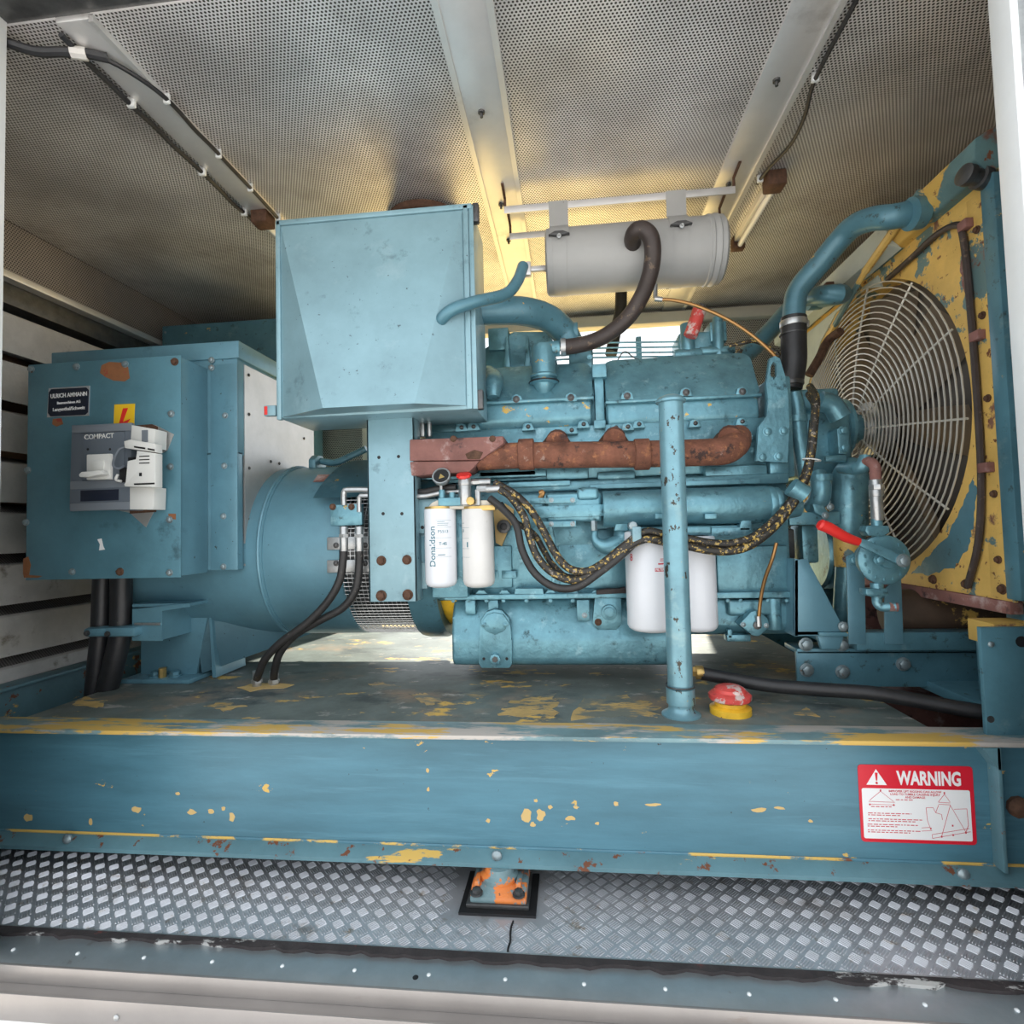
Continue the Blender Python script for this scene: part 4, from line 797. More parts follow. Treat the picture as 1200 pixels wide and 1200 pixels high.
# front end: thermostat pipes, water pump, pulleys
yw = 1.90
b = MB(); b.pt([(930, 462, yw), (934, 480, yw-.01), (936, 505, yw-.02), (940, 530, yw-.02), (945, 560, yw-.02)], [9, 9, 9, 8.5, 8.5], 16); b.pcz(934, 487, 495, yw-.015, 11, .002); ep('coolant_riser', b)
b = MB(); b.pb(918, 455, 985, 480, yw+.03, .2, .015, 3); b.pb(940, 478, 1000, 560, yw+.06, .25, .02, 3); b.pt([(960, 470, yw), (975, 475, yw), (985, 490, yw)], 12, 14); th = ep('thermostat_housing', b)
b = MB(); b.pp([(981, 503), (985, 499), (992, 499), (996, 503), (995, 528), (991, 533), (983, 532)], yw-.01, .12, .004); pm = ep('pump_lug', b); pbolts(pm, ((988, 505), (989, 525)), yw-.01, 5, 'engine_teal')
b = MB(); b.pcx(966, 990, 538, yw-.02, 4.5, .001, 14); ep('stub_pipe', b)
b = MB(); b.pt([(958, 555, yw-.03), (962, 570, yw-.05), (960, 585, yw-.04), (950, 595, yw)], [9, 11, 11, 9], 16, 3); b.pcz(962, 556, 564, yw-.045, 12, .002); be = ep('bypass_elbow', b)
b = MB(); b.pp([(952, 590), (965, 592), (974, 604), (969, 609), (955, 600)], yw-.06, .04, .004); part('elbow_flange', b, 'engine_teal', be); pbolts(be, ((967, 604), (973, 594)), yw-.06, 3.6, 'bolt_steel')
b = MB(); b.pt([(999, 545, yw+.02), (996, 560, yw), (994, 590, yw), (996, 615, yw), (996, 640, yw+.01), (993, 668, yw+.02), (988, 700, yw+.03), (985, 735, yw+.04)], [14, 20, 20, 19, 13, 13, 10, 9], 20, 4); wp = ep('lower_coolant_pipe', b)
b = MB(); b.pcz(995, 622, 664, yw+.008, 16, .003); part('sleeve', b, 'yellow_paint', wp, 'rusty yellow sleeve')
b = MB(); b.pb(925, 600, 985, 615, yw-.04, .1, .004); b.pb(940, 615, 960, 660, yw+.05, .1, .01); ep('pump_bracket', b)
b = MB(); b.pb(908, 620, 932, 655, 1.86, .1, .006); ep('starter_box', b, 'steel_dark'); b = MB(); b.pb(903, 655, 930, 735, 1.86, .12, .006); b.pb(900, 683, 931, 692, 1.85, .1, .002); b.pb(905, 660, 928, 666, 1.85, .1, .002); ep('front_cover', b)
b = MB(); px_ = P(990, 495, 2.02)
b.lathe([(0, .05), (0, .105), (.012, .108), (.018, .098), (.026, .108), (.032, .098), (.040, .108), (.05, .108), (.055, .06), (.10, .055), (.12, .03)], (px_.x-.03, 2.08, px_.z-.015), (1, 0, 0), 40); ep('fan_pulley', b, 'engine_teal')
b = MB(); b.lathe([(0, .09), (.04, .09), (.045, .04)], (px_.x-.10, 2.08, px_.z-.015), (1, 0, 0), 32); ep('pulley_hub', b)
pz_ = P(955, 640, 2.08)
b = MB(); b.lathe([(0, .13), (.012, .135), (.02, .12), (.028, .135), (.036, .12), (.045, .135), (.055, .13)], (pz_.x-.0, 2.10, pz_.z-.02), (1, 0, 0), 40); ep('crank_pulley', b, 'engine_teal')
# engine front foot
b = MB(); yg = 1.76
b.pp([(931, 656), (946, 655), (993, 744), (931, 746)], yg, .012, .002); b.pp([(931, 655), (936, 655), (936, 746), (931, 746)], yg, .2, .002); b.pb(931, 739, 990, 745, yg, .2, .003)
b.pp([(958, 744), (990, 744), (984, 761), (963, 761)], yg-.004, .02, .003); ep('front_foot', b, 'teal_clean', 'triangular front engine foot')
pbolts(eng, ((988, 734),), yg-.006, 5, 'bolt_steel')
# fuel filters
yq = 1.72
def can(name, u, v0, v1, rpx, Y, mat, label, cat, group=None):
    f = thing(name, label, cat, P(u, v1, Y)); k_ = K(u, (v0+v1)/2, Y); zt, zb = P(u, v0, Y).z, P(u, v1, Y).z; x = P(u, (v0+v1)/2, Y).x; h = zt-zb; r = rpx*k_
    b = MB(); b.lathe([(0, r*.55), (.004, r*.80), (.010, r*.93), (.020, r), (h-.006, r), (h-.002, r*.97), (h, r*.9)], (x, Y, zb), (0, 0, 1), 40); part('canister', b, mat, f)
    if group: f['group'] = group
    return f, x, zb, zt, r, Y
def wrap(c, ang0, z, rot=False):
    _, x, zb, zt, r, Y = c
    def f(tx, ty, tz):
        if rot: tx, ty = -ty, tx
        a = ang0 + tx/r; rr = r+.0005+tz
        return Vector((x+rr*sin(a), Y-rr*cos(a), z+ty))
    return f
f1 = can('fuel_filter', 516.5, 596, 688, 18.5, yq, 'filter_white', 'white fuel filter with blue vertical lettering next to the column', 'fuel filter')
f2 = can('fuel_filter', 560.5, 596, 688, 18.5, yq, 'filter_old', 'weathered off-white fuel filter beside the lettered one', 'fuel filter')
zt_ = f1[3]
text('lettering', 'Donaldson', 'print_blue', f1[0], .029, wrap(f1, -.28, zt_-.120, True), .0002, 1.0, .0002)
text('lettering', 'P5513', 'print_blue', f1[0], .0135, wrap(f1, .40, zt_-.074), 0, 1.0, .0002)
text('lettering', 'T-45', 'print_blue', f1[0], .013, wrap(f1, .38, zt_-.112), .0003, 1.0, .0002)
text('lettering', '31', 'print_blue', f2[0], .0135, wrap(f2, -.95, zt_-.074), 0, 1.0, .0002)
def bands(c, items, mat):
    b = MB(); _, x, zb, zt, r, Y = c
    for (a0, a1, dz, th) in items:
        n = 6; A = [a0+(a1-a0)*i/n for i in range(n+1)]
        fs = [[(x+(r+.0006)*sin(A[i+q]), Y-(r+.0006)*cos(A[i+q]), zt-dz-s_) for q, s_ in ((0, 0), (1, 0), (1, th), (0, th))] for i in range(n)]
        b.poly(fs)
    return part('print_lines', b, mat, c[0], kind='stuff')
bands(f1, [(-.05, .95, d_, .0006) for d_ in (.038, .060, .093, .125, .152)]+[(.05, .5, .042, .0014), (.05, .75, .0475, .0012), (.05, .7, .053, .0012), (.05, .5, .145, .0025), (-1.35, -1.1, .05, .04)], 'print_blue')
bands(f2, [(-1.2, -.4, d_, .0006) for d_ in (.060, .093, .125, .152)]+[(-1.1, -.85, .045, .0014), (-.6, -.5, .105, .016)], 'print_blue')
for c in (f1, f2):
    _, x, zb, zt, r, Y = c; b = MB(); b.cyl((x, Y, zt-.002), (x, Y, zt+.006), r*.96, seg=32); part('rim', b, 'brass', c[0])
fh = thing('fuel_priming_pump', 'fuel priming pump head with gauge, red knob and hose unions', 'fuel pump', P(540, 596, yq))
b = MB(); b.pp([(500, 596), (506, 589), (512, 586), (578, 586), (582, 592), (580, 597)], yq-.03, .07, .004); part('head_casting', b, 'cream', fh)
b = MB(); b.pb(513, 583, 542, 593, yq-.045, .05, .004); b.pcz(518, 574, 590, yq-.03, 3.6, .001); b.pcz(530, 577, 590, yq-.03, 3.6, .001); part('valve_block', b, 'engine_teal', fh)
b = MB(); b.pcz(545, 560, 592, yq-.03, 7.5, .002); b.pcz(545, 564, 569, yq-.03, 8.5, .001); part('pump_body', b, 'steel', fh)
k_ = K(544, 557, yq); b = MB(); p = P(544, 562, yq-.03); b.lathe([(0, 4*k_), (.006, 7*k_), (.012, 9*k_), (.018, 8.5*k_), (.020, 3*k_), (.020, 0)], p, (0, -.45, 1), 9); part('red_knob', b, 'red', fh, 'red hand knob')
p = P(518, 560, yq-.03); b = MB(); b.lathe([(-.012, 8*k_), (0, 10.5*k_), (.010, 11*k_), (.014, 10.5*k_), (.014, 9*k_), (.010, 9*k_)], p, (0, -.9, .45), 28); gg = part('gauge', b, 'steel', fh, 'round pressure gauge')
b = MB(); b.lathe([(.0095, 8.9*k_), (.0105, 8.9*k_)], p, (0, -.9, .45), 24); part('dial', b, 'black', gg); b = MB(); b.lathe([(.0106, 4*k_), (.0124, 4*k_)], p+Vector((0, 0, -.002)), (0, -.9, .45), 3); part('dial_mark', b, 'brass', gg)
b = MB(); b.pcz(517, 568, 584, yq-.028, 2, 0, 8); part('gauge_stem', b, 'steel', fh)
b = MB(); b.pcx(553, 562, 565, yq-.02, 3.6, 0, 6); b.pcx(562, 575, 565, yq-.02, 4.2, .001, 12); part('hose_union', b, 'steel', fh)
b = MB(); b.pcz(560, 574, 592, yq-.035, 3.4, 0, 8); b.pcx(559, 570, 573, yq-.035, 4, 0, 8); b.pcx(570, 586, 573, yq-.035, 4.4, .001, 12); part('hose_union', b, 'steel', fh)
b = MB(); b.pb(562, 592, 580, 598, yq-.045, .03, .002); b.pcy(551, 587, yq-.05, 5, .02, .001, 8); part('brass_fitting', b, 'brass', fh)
b = MB(); b.pt([(483, 577, 1.74), (500, 576, 1.73), (513, 573, 1.72), (535, 571, 1.71)], 4, 10); solo('fuel_hose', b, 'hose', 'black fuel hose between column and gauge', 'hose')
b = MB(); b.pt([(483, 582, 1.725), (500, 581, 1.72), (520, 577, 1.715), (540, 576, 1.71)], 3, 10); solo('fuel_line', b, 'steel', 'braided steel fuel line beneath the black fuel hose', 'hose')
# oil filters
OG = 'white oil filters'
yo2 = 1.70
o1 = can('oil_filter', 763, 622, 739, 29, yo2, 'filter_white', 'big white oil filter with a red printed mark', 'oil filter')
o2 = can('oil_filter', 815.5, 628, 739, 23, yo2+.025, 'filter_white', 'plain white oil filter beside the red marked one', 'oil filter')
zt_ = o1[3]
bands(o1, [(.02, .42, .108, .010)], 'print_red'); bands(o1, [(.15, .42, .094, .004), (.22, .42, .086, .002), (.24, .42, .081, .002)], 'print_red')
text('lettering', '8', 'print_red', o1[0], .03, wrap(o1, -.95, zt_-.078), .0002, .8, .0002)
text('lettering', 'FILTER', 'white', o1[0], .009, wrap(o1, .22, zt_-.113), .0002, 1.0, .0008)
b = MB(); b.pb(738, 617, 835, 628, yo2-.02, .09, .008, 3); ep('oil_filter_head', b)
# gauge tube at right
b = MB(); b.pt([(910, 636, 1.70), (905, 655, 1.71), (896, 680, 1.74), (891, 705, 1.76), (889, 728, 1.765)], 2.2, 8); dt = solo('dipstick_tube', b, 'copper', 'thin brown tube running down to the sump flange', 'tube')
b = MB(); b.pcz(889, 722, 734, 1.765, 3.2, 0, 8); part('tube_nut', b, 'steel', dt)
# ---------------------------------------------------------------- hoses
def hz(pts): return pts
bund = [(755, 627, 1.615), (777, 630, 1.61), (805, 635, 1.61), (830, 640, 1.615), (855, 641, 1.62), (880, 634, 1.63), (905, 615, 1.65), (925, 592, 1.67), (937, 573, 1.68), (946, 550, 1.69), (951, 525, 1.70), (954, 492, 1.72), (955, 470, 1.76), (948, 457, 1.84)]
def off(du, dv, dy): return [(u+du, v+dv, y+dy) for u, v, y in bund]
hA = [(580, 566, 1.70), (600, 577, 1.68), (620, 595, 1.66), (637, 622, 1.64), (650, 647, 1.62), (665, 665, 1.61), (685, 670, 1.605), (705, 661, 1.60), (730, 641, 1.605)] + off(1, -4, 0)
hB = [(586, 574, 1.68), (598, 582, 1.67), (614, 605, 1.65), (620, 627, 1.64), (630, 653, 1.625), (650, 673, 1.615), (675, 680, 1.61), (700, 667, 1.605), (728, 646, 1.605)] + off(0, 5, -.01)
hC = [(574, 584, 1.68), (590, 597, 1.66), (605, 615, 1.64), (612, 645, 1.63), (627, 672, 1.615), (650, 688, 1.61), (676, 688, 1.605), (702, 671, 1.60), (729, 650, 1.605)] + off(-1, 1, .03)[:-2]
hD = [(586, 590, 1.70), (602, 610, 1.69), (625, 625, 1.68), (636, 643, 1.67), (647, 661, 1.66), (665, 676, 1.65), (690, 672, 1.645), (712, 657, 1.64), (740, 636, 1.645), (770, 628, 1.65), (800, 633, 1.66)]
for nm, h, r_, mt, lab in (('fluid_hose', hA, 4.6, 'hose_yellow', 'uppermost yellow flecked hose looping past the fuel filters'), ('fluid_hose', hB, 4.6, 'hose_yellow', 'yellow flecked hose bundled beneath the uppermost looping hose'),
                           ('fluid_hose', hC, 4.6, 'hose', 'black hose hanging lowest in the loop beside the fuel filters'), ('fluid_hose', hD, 3.6, 'hose_yellow', 'thinner flecked hose ending behind the stand pipe')):
    b = MB(); b.pt(h, r_, 10, 4); solo(nm, b, mt, lab, 'hose', None)
b = MB(); b.pb(741, 617, 752, 636, 1.595, .05, .004); hc1 = solo('hose_clamp', b, 'teal_light', 'pale metal hose clamp at the oil filter', 'clamp')
b = MB(); b.pcy(742, 616, 1.60, 5, .05, .001, 8); part('clamp_bolt', b, 'bolt_steel', hc1)
b = MB(); b.pt([(927, 570, 1.665), (943, 580, 1.665)], 11, 14, 1); solo('hose_clamp', b, 'engine_teal', 'teal hose clamp below the lifting bracket', 'clamp')
b = MB(); b.pt([(946, 537, 1.685), (957, 541, 1.685)], 8.4, 12, 1); b.bm.free()
b = MB(); b.tube([P(951, 539, 1.695)+Vector((.024*cos(2*pi*q/20), .02*sin(2*pi*q/20), -.004*cos(2*pi*q/20))) for q in range(20)], .0022, 6, 1, True); solo('cable_tie', b, 'breaker_white', 'pale cable tie around the flecked hoses', 'cable tie')
# ================================================================ radiator
paint('tank_mix', (.10, .19, .20), .25, 5, ((YEL, .485, 5, None, .03), ((.17, .08, .06), .55, 7, None, .06), (RUS, .62, 30)), .45, .1, .2)
RX, FY, FZ, FR = 1.10, 2.11, 1.222, .51
rad = thing('radiator', 'tall radiator with a peeling yellow shroud and round fan guard', 'radiator', (1.2, FY, .66))
ry0, ry1, rz0, rz1 = 1.50, 2.74, .675, 1.775
# shroud sheet with a round opening
b = MB(); N = 72; ring = [(FY+FR*cos(2*pi*i/N), FZ+FR*sin(2*pi*i/N)) for i in range(N)]
def edge_pt(a):
    c, s_ = cos(a), sin(a); t = 1e9
    if c > 1e-9: t = min(t, (ry1-FY)/c)
    if c < -1e-9: t = min(t, (ry0-FY)/c)
    if s_ > 1e-9: t = min(t, (rz1-FZ)/s_)
    if s_ < -1e-9: t = min(t, (rz0-FZ)/s_)
    return (FY+c*t, FZ+s_*t)
out = [edge_pt(2*pi*i/N) for i in range(N)]
fs = []
for i in range(N):
    j = (i+1) % N
    fs.append([(RX, *ring[i]), (RX, *ring[j]), (RX, *out[j]), (RX, *out[i])])
    fs.append([(RX, *ring[j]), (RX, *ring[i]), (RX+.12, *ring[i]), (RX+.12, *ring[j])])
for cy_, cz_ in ((ry0, rz0), (ry0, rz1), (ry1, rz0), (ry1, rz1)):
    a = math.atan2(cz_-FZ, cy_-FY) % (2*pi); i = int(a/(2*pi)*N) % N; j = (i+1) % N
    fs.append([(RX, *out[i]), (RX, *out[j]), (RX, cy_, cz_)])
b.poly(fs); part('shroud', b, 'yellow_paint', rad, 'yellow sheet shroud with peeling paint')
def xpatch(pts, mat, d):
    b = MB(); W3 = [PX(u, v, RX) for u, v in pts]; n = len(W3); q = []
    for i in range(n):
        for t in range(8):
            p = W3[i].lerp(W3[(i+1) % n], t/8); q.append((p.y+random.uniform(-.004, .004), p.z+random.uniform(-.005, .005)))
    b.prism(q, 'x', RX-d, RX+.001); part('bare_patch', b, mat, rad)
xpatch([(1068, 672), (1085, 655), (1110, 628), (1128, 596), (1140, 560), (1146, 575), (1142, 605), (1136, 640), (1118, 664), (1090, 674)], 'teal', .0012)
xpatch([(1128, 275), (1140, 280), (1146, 310), (1142, 345), (1132, 350), (1126, 320)], 'rust_plate', .0012)
# edge strips
b = MB(); b.box(RX-.004, RX+.006, ry0-.004, ry0+.07, rz0, rz1-.03, .001); part('edge_strip', b, 'yellow_paint', rad)
b = MB(); b.box(RX-.02, RX+.30, 1.452, 1.498, rz0+.01, rz1-.02, .003); part('side_channel', b, 'teal', rad, 'teal side channel')
b = MB(); b.box(RX-.012, RX+.02, ry0, ry1, rz0-.03, rz0+.002, .002); part('bottom_angle', b, 'rust_plate', rad)
for y in (1.53, 1.66, 1.80, 2.1): bolt(rad, (RX-.003, y, rz0+.03), .012, 'rust_bolt', '-x')
for z in (.78, .95, 1.2, 1.42, 1.65): bolt(rad, (RX-.006, 1.535, z), .009, 'rust_bolt', '-x')
b = MB(); b.box(RX+.10, RX+.36, ry0+.01, ry1, rz0, rz1+.03, .004); part('core', b, 'core_dark', rad)
# header tank along the top
b = MB(); b.prism([(RX-.03, rz1-.01), (RX-.055, rz1+.02), (RX-.05, rz1+.075), (RX-.01, rz1+.10), (RX+.35, rz1+.11), (RX+.35, rz1-.01)], 'y', 1.46, 2.80, .006); part('header_tank', b, 'tank_mix', rad, 'header tank with peeling paint')
b = MB(); b.prism([(RX-.062, rz1-.005), (RX-.064, rz1+.02), (RX-.058, rz1+.078), (RX-.052, rz1+.08), (RX-.058, rz1+.02), (RX-.02, rz1-.02)], 'y', 1.83, 2.80); part('pale_cover', b, 'green_grey', rad, 'pale green tank cover')
b = MB(); b.prism([(2.0, rz1-.03), (2.74, rz1-.03), (2.74, FZ+.1), (2.62, FZ+.1), (2.58, FZ+.30), (2.45, FZ+.44), (2.30, FZ+.51), (2.12, FZ+.525), (1.98, rz1-.08)], 'x', RX-.004, RX+.002); part('pale_panel', b, 'green_grey', rad, 'pale green panel')  # even pale green sheet over the upper far part of the shroud
b = MB(); pc = PX(1138, 208, RX-.05); b.lathe([(0, .028), (.02, .028), (.022, .021), (.04, .021), (.045, .026), (.062, .026), (.065, .019), (.066, 0)], pc+Vector((.035, .004, -.004)), (-1, -.25, .12), 20); part('filler_cap', b, 'steel_dark', rad)
# guard: every ring and spoke a part of its own
def gx(r): return RX-.015-.05*(1-(r/FR)**2)
gd_r = [.075+.0195*i for i in range(23)]
for r_ in gd_r:
    b = MB(); n = 56; b.tube([(gx(r_), FY+r_*cos(2*pi*i/n), FZ+r_*sin(2*pi*i/n)) for i in range(n)], .0026, 4, 1, True); part('guard_ring', b, 'wire_grey', rad)
for q in range(12):
    a = 2*pi*q/12+.12; b = MB(); b.tube([(gx(r_)+.004, FY+r_*cos(a), FZ+r_*sin(a)) for r_ in [.06+.09*i for i in range(6)]], .0036, 5, 2); part('guard_spoke', b, 'wire_grey', rad)
b = MB(); b.lathe([(0, .07), (.012, .07), (.014, .045), (.03, .045), (.032, .035), (.10, .035)], (RX-.055, FY, FZ), (-1, 0, 0), 28); hbp = part('hub_plate', b, 'alu', rad, 'pale fan hub plate')
for q in range(6): bolt(hbp, (RX-.068, FY+.057*cos(q*pi/3+.3), FZ+.057*sin(q*pi/3+.3)), .007, 'steel_dark', '-x')
# fan
fan = part('fan_hub', MB().lathe([(0, .10), (.05, .10), (.06, .07), (.10, .055), (.105, 0)], (RX+.04, FY, FZ), (-1, 0, 0), 28), 'steel', rad, 'fan hub')
for q in range(8):
    a = 2*pi*q/8+.2; b = MB(); L = []
    for r_, w_ in ((.09, .05), (.22, .085), (.36, .10), (.47, .105)):
        for s_ in (-1, 1):
            da = s_*w_/r_*.75; L.append((RX+.055+s_*w_*.35, FY+r_*cos(a+da), FZ+r_*sin(a+da)))
    b.poly([[L[2*i], L[2*i+1], L[2*i+3], L[2*i+2]] for i in range(3)]); bmesh.ops.solidify(b.bm, geom=b.bm.faces[:], thickness=.004); part('fan_blade', b, 'fan_brown', fan)
# conduit on the shroud
b = MB(); b.tube([(RX-.012, 1.93, 1.70), (RX-.014, 1.80, 1.705), (RX-.014, 1.68, 1.715), (RX-.014, 1.60, 1.70), (RX-.014, 1.575, 1.66), (RX-.014, 1.565, 1.5), (RX-.014, 1.56, 1.2), (RX-.014, 1.565, .98), (RX-.014, 1.59, .82), (RX-.014, 1.64, .70)], .009, 8)
cd = solo('shroud_conduit', b, 'hose_brown', 'dark brown conduit running around the yellow shroud edge', 'conduit')
for (y, z) in ((1.57, 1.68), (1.553, 1.37), (1.552, 1.02)): b = MB(); b.box(RX-.024, RX-.001, y-.022, y+.012, z-.013, z+.013, .003); part('clip', b, 'rust_plate', cd)
b = MB(); b.tube([(RX-.06, 1.66, 1.835), (RX-.065, 1.80, 1.79), (RX-.07, 1.95, 1.74)], .013, 8); b.tube([(RX-.07, 1.95, 1.74), (RX-.075, 2.2, 1.62), (RX-.08, 2.38, 1.52)], .010, 8)
sr = solo('stay_rod', b, 'yellow_paint', 'diagonal stay rod with peeling paint across the radiator top', 'rod')
# lower frame behind the pump
b = MB(); b.box(1.02, 1.42, 1.62, 1.68, .44, .62, .004); b.bm.free()
b = MB(); b.lathe([(0, .05), (0, .075), (.02, .08), (.30, .08), (.32, .07)], (1.02, 1.90, .585), (1, 0, 0), 24); part('bottom_outlet', b, paint('outlet_mix', (.07, .045, .03), .3, 8, ((YEL, .56, 7, None, .03),), .6), rad, 'round rusty outlet below the shroud')
b = MB(); b.box(1.0, 1.5, 2.05, 2.11, .42, .66, .006); part('lower_frame', b, 'rust_plate', rad)
b = MB(); b.box(1.05, 1.45, 1.50, 2.70, ZS-.01, ZS+.02, .004); b.box(1.12, 1.18, 1.50, 1.56, ZS, rz0-.01, .004); b.box(1.12, 1.18, 2.6, 2.66, ZS, rz0-.01, .004); part('stand', b, 'teal', rad)
b = MB(); b.box(1.02, 1.30, 1.46, 1.55, rz0-.10, rz0-.045, .003); part('stand_pad', b, 'tank_mix', rad)
b = MB(); b.box(1.07, 1.6, 1.42, 1.60, .40, .62, .004); part('stand_box', b, 'teal', rad)
# coolant pipes
cp_ = thing('coolant_pipe', 'teal coolant pipe bending down from the radiator to a black rubber sleeve', 'pipe', P(930, 450, 1.94))
inl = Vector((RX+.05, 1.70, 1.815))
b = MB(); b.tube([inl, PX(1052, 253, 1.0), PX(1025, 256, .96), PX(1002, 264, .93), P(985, 280, 1.85), P(960, 310, 1.90), P(940, 333, 1.93), P(932, 350, 1.94), P(930, 380, 1.94)], .036, 18, 4); part('bend', b, 'teal', cp_)
q1 = PX(1066, 251, 1.02); q2 = PX(1080, 249, 1.055); b = MB(); b.tube([q1, q2], .046, 20, 1); part('end_flange', b, 'teal', cp_)
b = MB(); b.pt([(930, 372, 1.94), (930, 400, 1.94), (930, 425, 1.94), (925, 455, 1.95)], 14, 20); part('rubber_sleeve', b, 'rubber', cp_)
b = MB(); b.pcz(930, 376, 383, 1.94, 15, .001, 24); b.pb(943, 375, 949, 383, 1.92, .015, .002); part('sleeve_clamp', b, 'steel', cp_)
b = MB(); b.pcz(929, 391, 392.5, 1.94, 14.6, 0, 20); part('sleeve_wire', b, 'steel_dark', cp_); b = MB(); b.pcz(926, 447, 452, 1.945, 14.8, .001, 20); part('sleeve_clamp', b, 'steel_dark', cp_)
b = MB(); b.tube([Vector((RX-.05, 2.32, 1.80)), PX(985, 345, .97), PX(955, 347, .90), P(935, 352, 2.25), P(905, 385, 2.2), P(878, 412, 2.15), P(855, 432, 2.12)], .034, 16, 4)
b.lathe([(0, .042), (.05, .042)], (RX-.10, 2.32, 1.80), (1, 0, 0), 18); solo('coolant_pipe', b, 'teal', 'second teal coolant pipe slanting down behind the rubber sleeve', 'pipe')
b = MB(); b.box(RX-.105, RX-.075, 2.15, 2.19, 1.74, 1.80, .004); cl2 = solo('pipe_bracket', b, 'rust_bolt', 'rusty bracket on the pale green tank cover', 'bracket')
b = MB(); b.tube([P(948, 440, 2.1), P(960, 420, 2.1), PX(970, 400, .98), PX(985, 388, 1.0)], .016, 8); solo('stay_clip', b, 'rust_bolt', 'rusty curved stay behind the rubber sleeve', 'stay')
# ================================================================ hand pump
YP = 1.66
hp = thing('hand_pump', 'round cast teal hand pump with a red handle', 'hand pump', P(1028, 755, YP))
b = MB(); b.pp([(992, 652), (1001, 648), (1013, 650), (1015, 755), (995, 755)], YP+.084, .006, .001); part('bracket_bar', b, 'teal_clean', hp)
b = MB(); b.pp([(1037, 690), (1056, 672), (1059, 755), (1037, 755)], YP+.084, .006, .001); part('bracket_bar', b, 'teal_clean', hp)
b = MB(); k_ = K(1037, 656, YP); pc = P(1037, 656, YP); b.lathe([(-.05, 18*k_), (0, 18*k_), (0, 26*k_), (.02, 29*k_), (.032, 29*k_), (.036, 27*k_), (.040, 20*k_), (.042, 10*k_), (.055, 9*k_), (.058, 0)], pc+Vector((0, .035, 0)), (0, -1, 0), 40); bd = part('pump_body', b, 'engine_teal', hp)
for a in range(0, 360, 24):
    if 60 < a < 120: continue
    b = MB(); q = pc+Vector((23*k_*cos(radians(a)), -.002, 23*k_*sin(radians(a)))); b.box(q.x-.003, q.x+.003, q.y-.003, q.y+.003, q.z-.005, q.z+.005, .001); part('raised_mark', b, 'engine_teal', bd)
b = MB(); b.pp([(1006, 634), (1011, 631), (1062, 652), (1066, 657), (1062, 663), (1054, 662), (1008, 640)], YP-.045, .012, .003); part('lever', b, 'engine_teal', hp)
bolt(hp, P(1058, 657, YP-.045), .016, 'bolt_steel'); bolt(hp, P(1030, 656, YP-.024), .013, 'engine_teal'); bolt(hp, P(1000, 656, YP+.084), .014, 'engine_teal')
b = MB(); b.pt([(1006, 635, YP-.039), (990, 629, YP-.045), (972, 619, YP-.05), (962, 615, YP-.052)], [5, 6, 6.8, 6.6], 14, 3); b.lathe([(0, 6.6*k_), (.006, 5*k_), (.009, 0)], P(962, 615, YP-.052), P(957, 612.5, YP-.053)-P(962, 615, YP-.052), 14); part('red_grip', b, 'red', hp, 'red rubber grip')
b = MB(); b.pp([(1014, 622), (1016, 616), (1042, 616), (1043, 624), (1036, 628), (1018, 628)], YP-.005, .04, .003); b.pcz(1028, 608, 632, YP+.015, 6, .001); part('top_flange', b, 'engine_teal', hp)
b = MB(); b.pp([(1015, 690), (1040, 690), (1042, 697), (1038, 699), (1018, 699), (1015, 696)], YP-.005, .04, .003); b.pcz(1028, 683, 700, YP+.015, 7, .001); part('bottom_flange', b, 'engine_teal', hp)
b = MB(); b.pt([(1028, 698, YP+.015), (1028, 706, YP+.015), (1033, 711, YP+.01), (1044, 711, YP), (1050, 711, YP-.005)], 5.5, 12, 3); part('outlet_elbow', b, 'engine_teal', hp); b = MB(); b.pt([(1042, 711, YP-.001), (1052, 711.5, YP-.006)], 5.2, 12, 1); part('nozzle', b, 'rust_plate', hp)
b = MB(); b.pcz(1027, 562, 610, YP+.015, 6.6, .001); b.pcz(1027, 568, 574, YP+.015, 8.5, .001, 8); b.pcz(1027, 574, 582, YP+.015, 7.6, .001); part('riser', b, 'steel', hp)
b = MB(); b.pcz(1026, 552, 566, YP+.015, 6, .001); b.pt([(1026, 556, YP+.015), (1025, 546, YP+.02), (1018, 541, YP+.04), (1010, 545, YP+.06)], 6, 12, 3); part('riser_elbow', b, 'rust_plate', hp)
b = MB(); b.pt([(1014, 534, YP+.06), (1012, 545, YP+.06), (1003, 549, YP+.08), (985, 549, YP+.16)], [6, 9, 8, 6], 12, 3); part('tee', b, 'engine_teal', hp)
# ================================================================ air canister
YA = 1.95
ac = thing('air_canister', 'pale grey cylindrical air canister hanging under the ceiling rail', 'canister', P(743, 336, YA))
k_ = K(743, 300, YA); ca = P(640, 304, YA); cbv = P(846, 298, YA); zca = (ca.z+cbv.z)/2; R_ = 37.5*k_; Lc = cbv.x-ca.x
b = MB(); b.lathe([(0, 0), (0, R_*.9), (.006, R_*.98), (.014, R_), (Lc*.90, R_), (Lc*.905, R_*1.03), (Lc*.92, R_*1.03), (Lc*.925, R_*.99), (Lc*.94, R_*1.04), (Lc*.955, R_*1.04), (Lc*.96, R_*1.0), (Lc*.985, R_), (Lc, R_*.9), (Lc, 0)], (ca.x, YA, zca), (1, 0, 0), 48); part('drum', b, 'canister_grey', ac)
b = MB(); q = P(839, 272, YA-.08); b.box(q.x-.012, q.x+.012, q.y-.02, q.y+.02, q.z-.02, q.z+.012, .004); part('latch', b, 'steel_dark', ac)
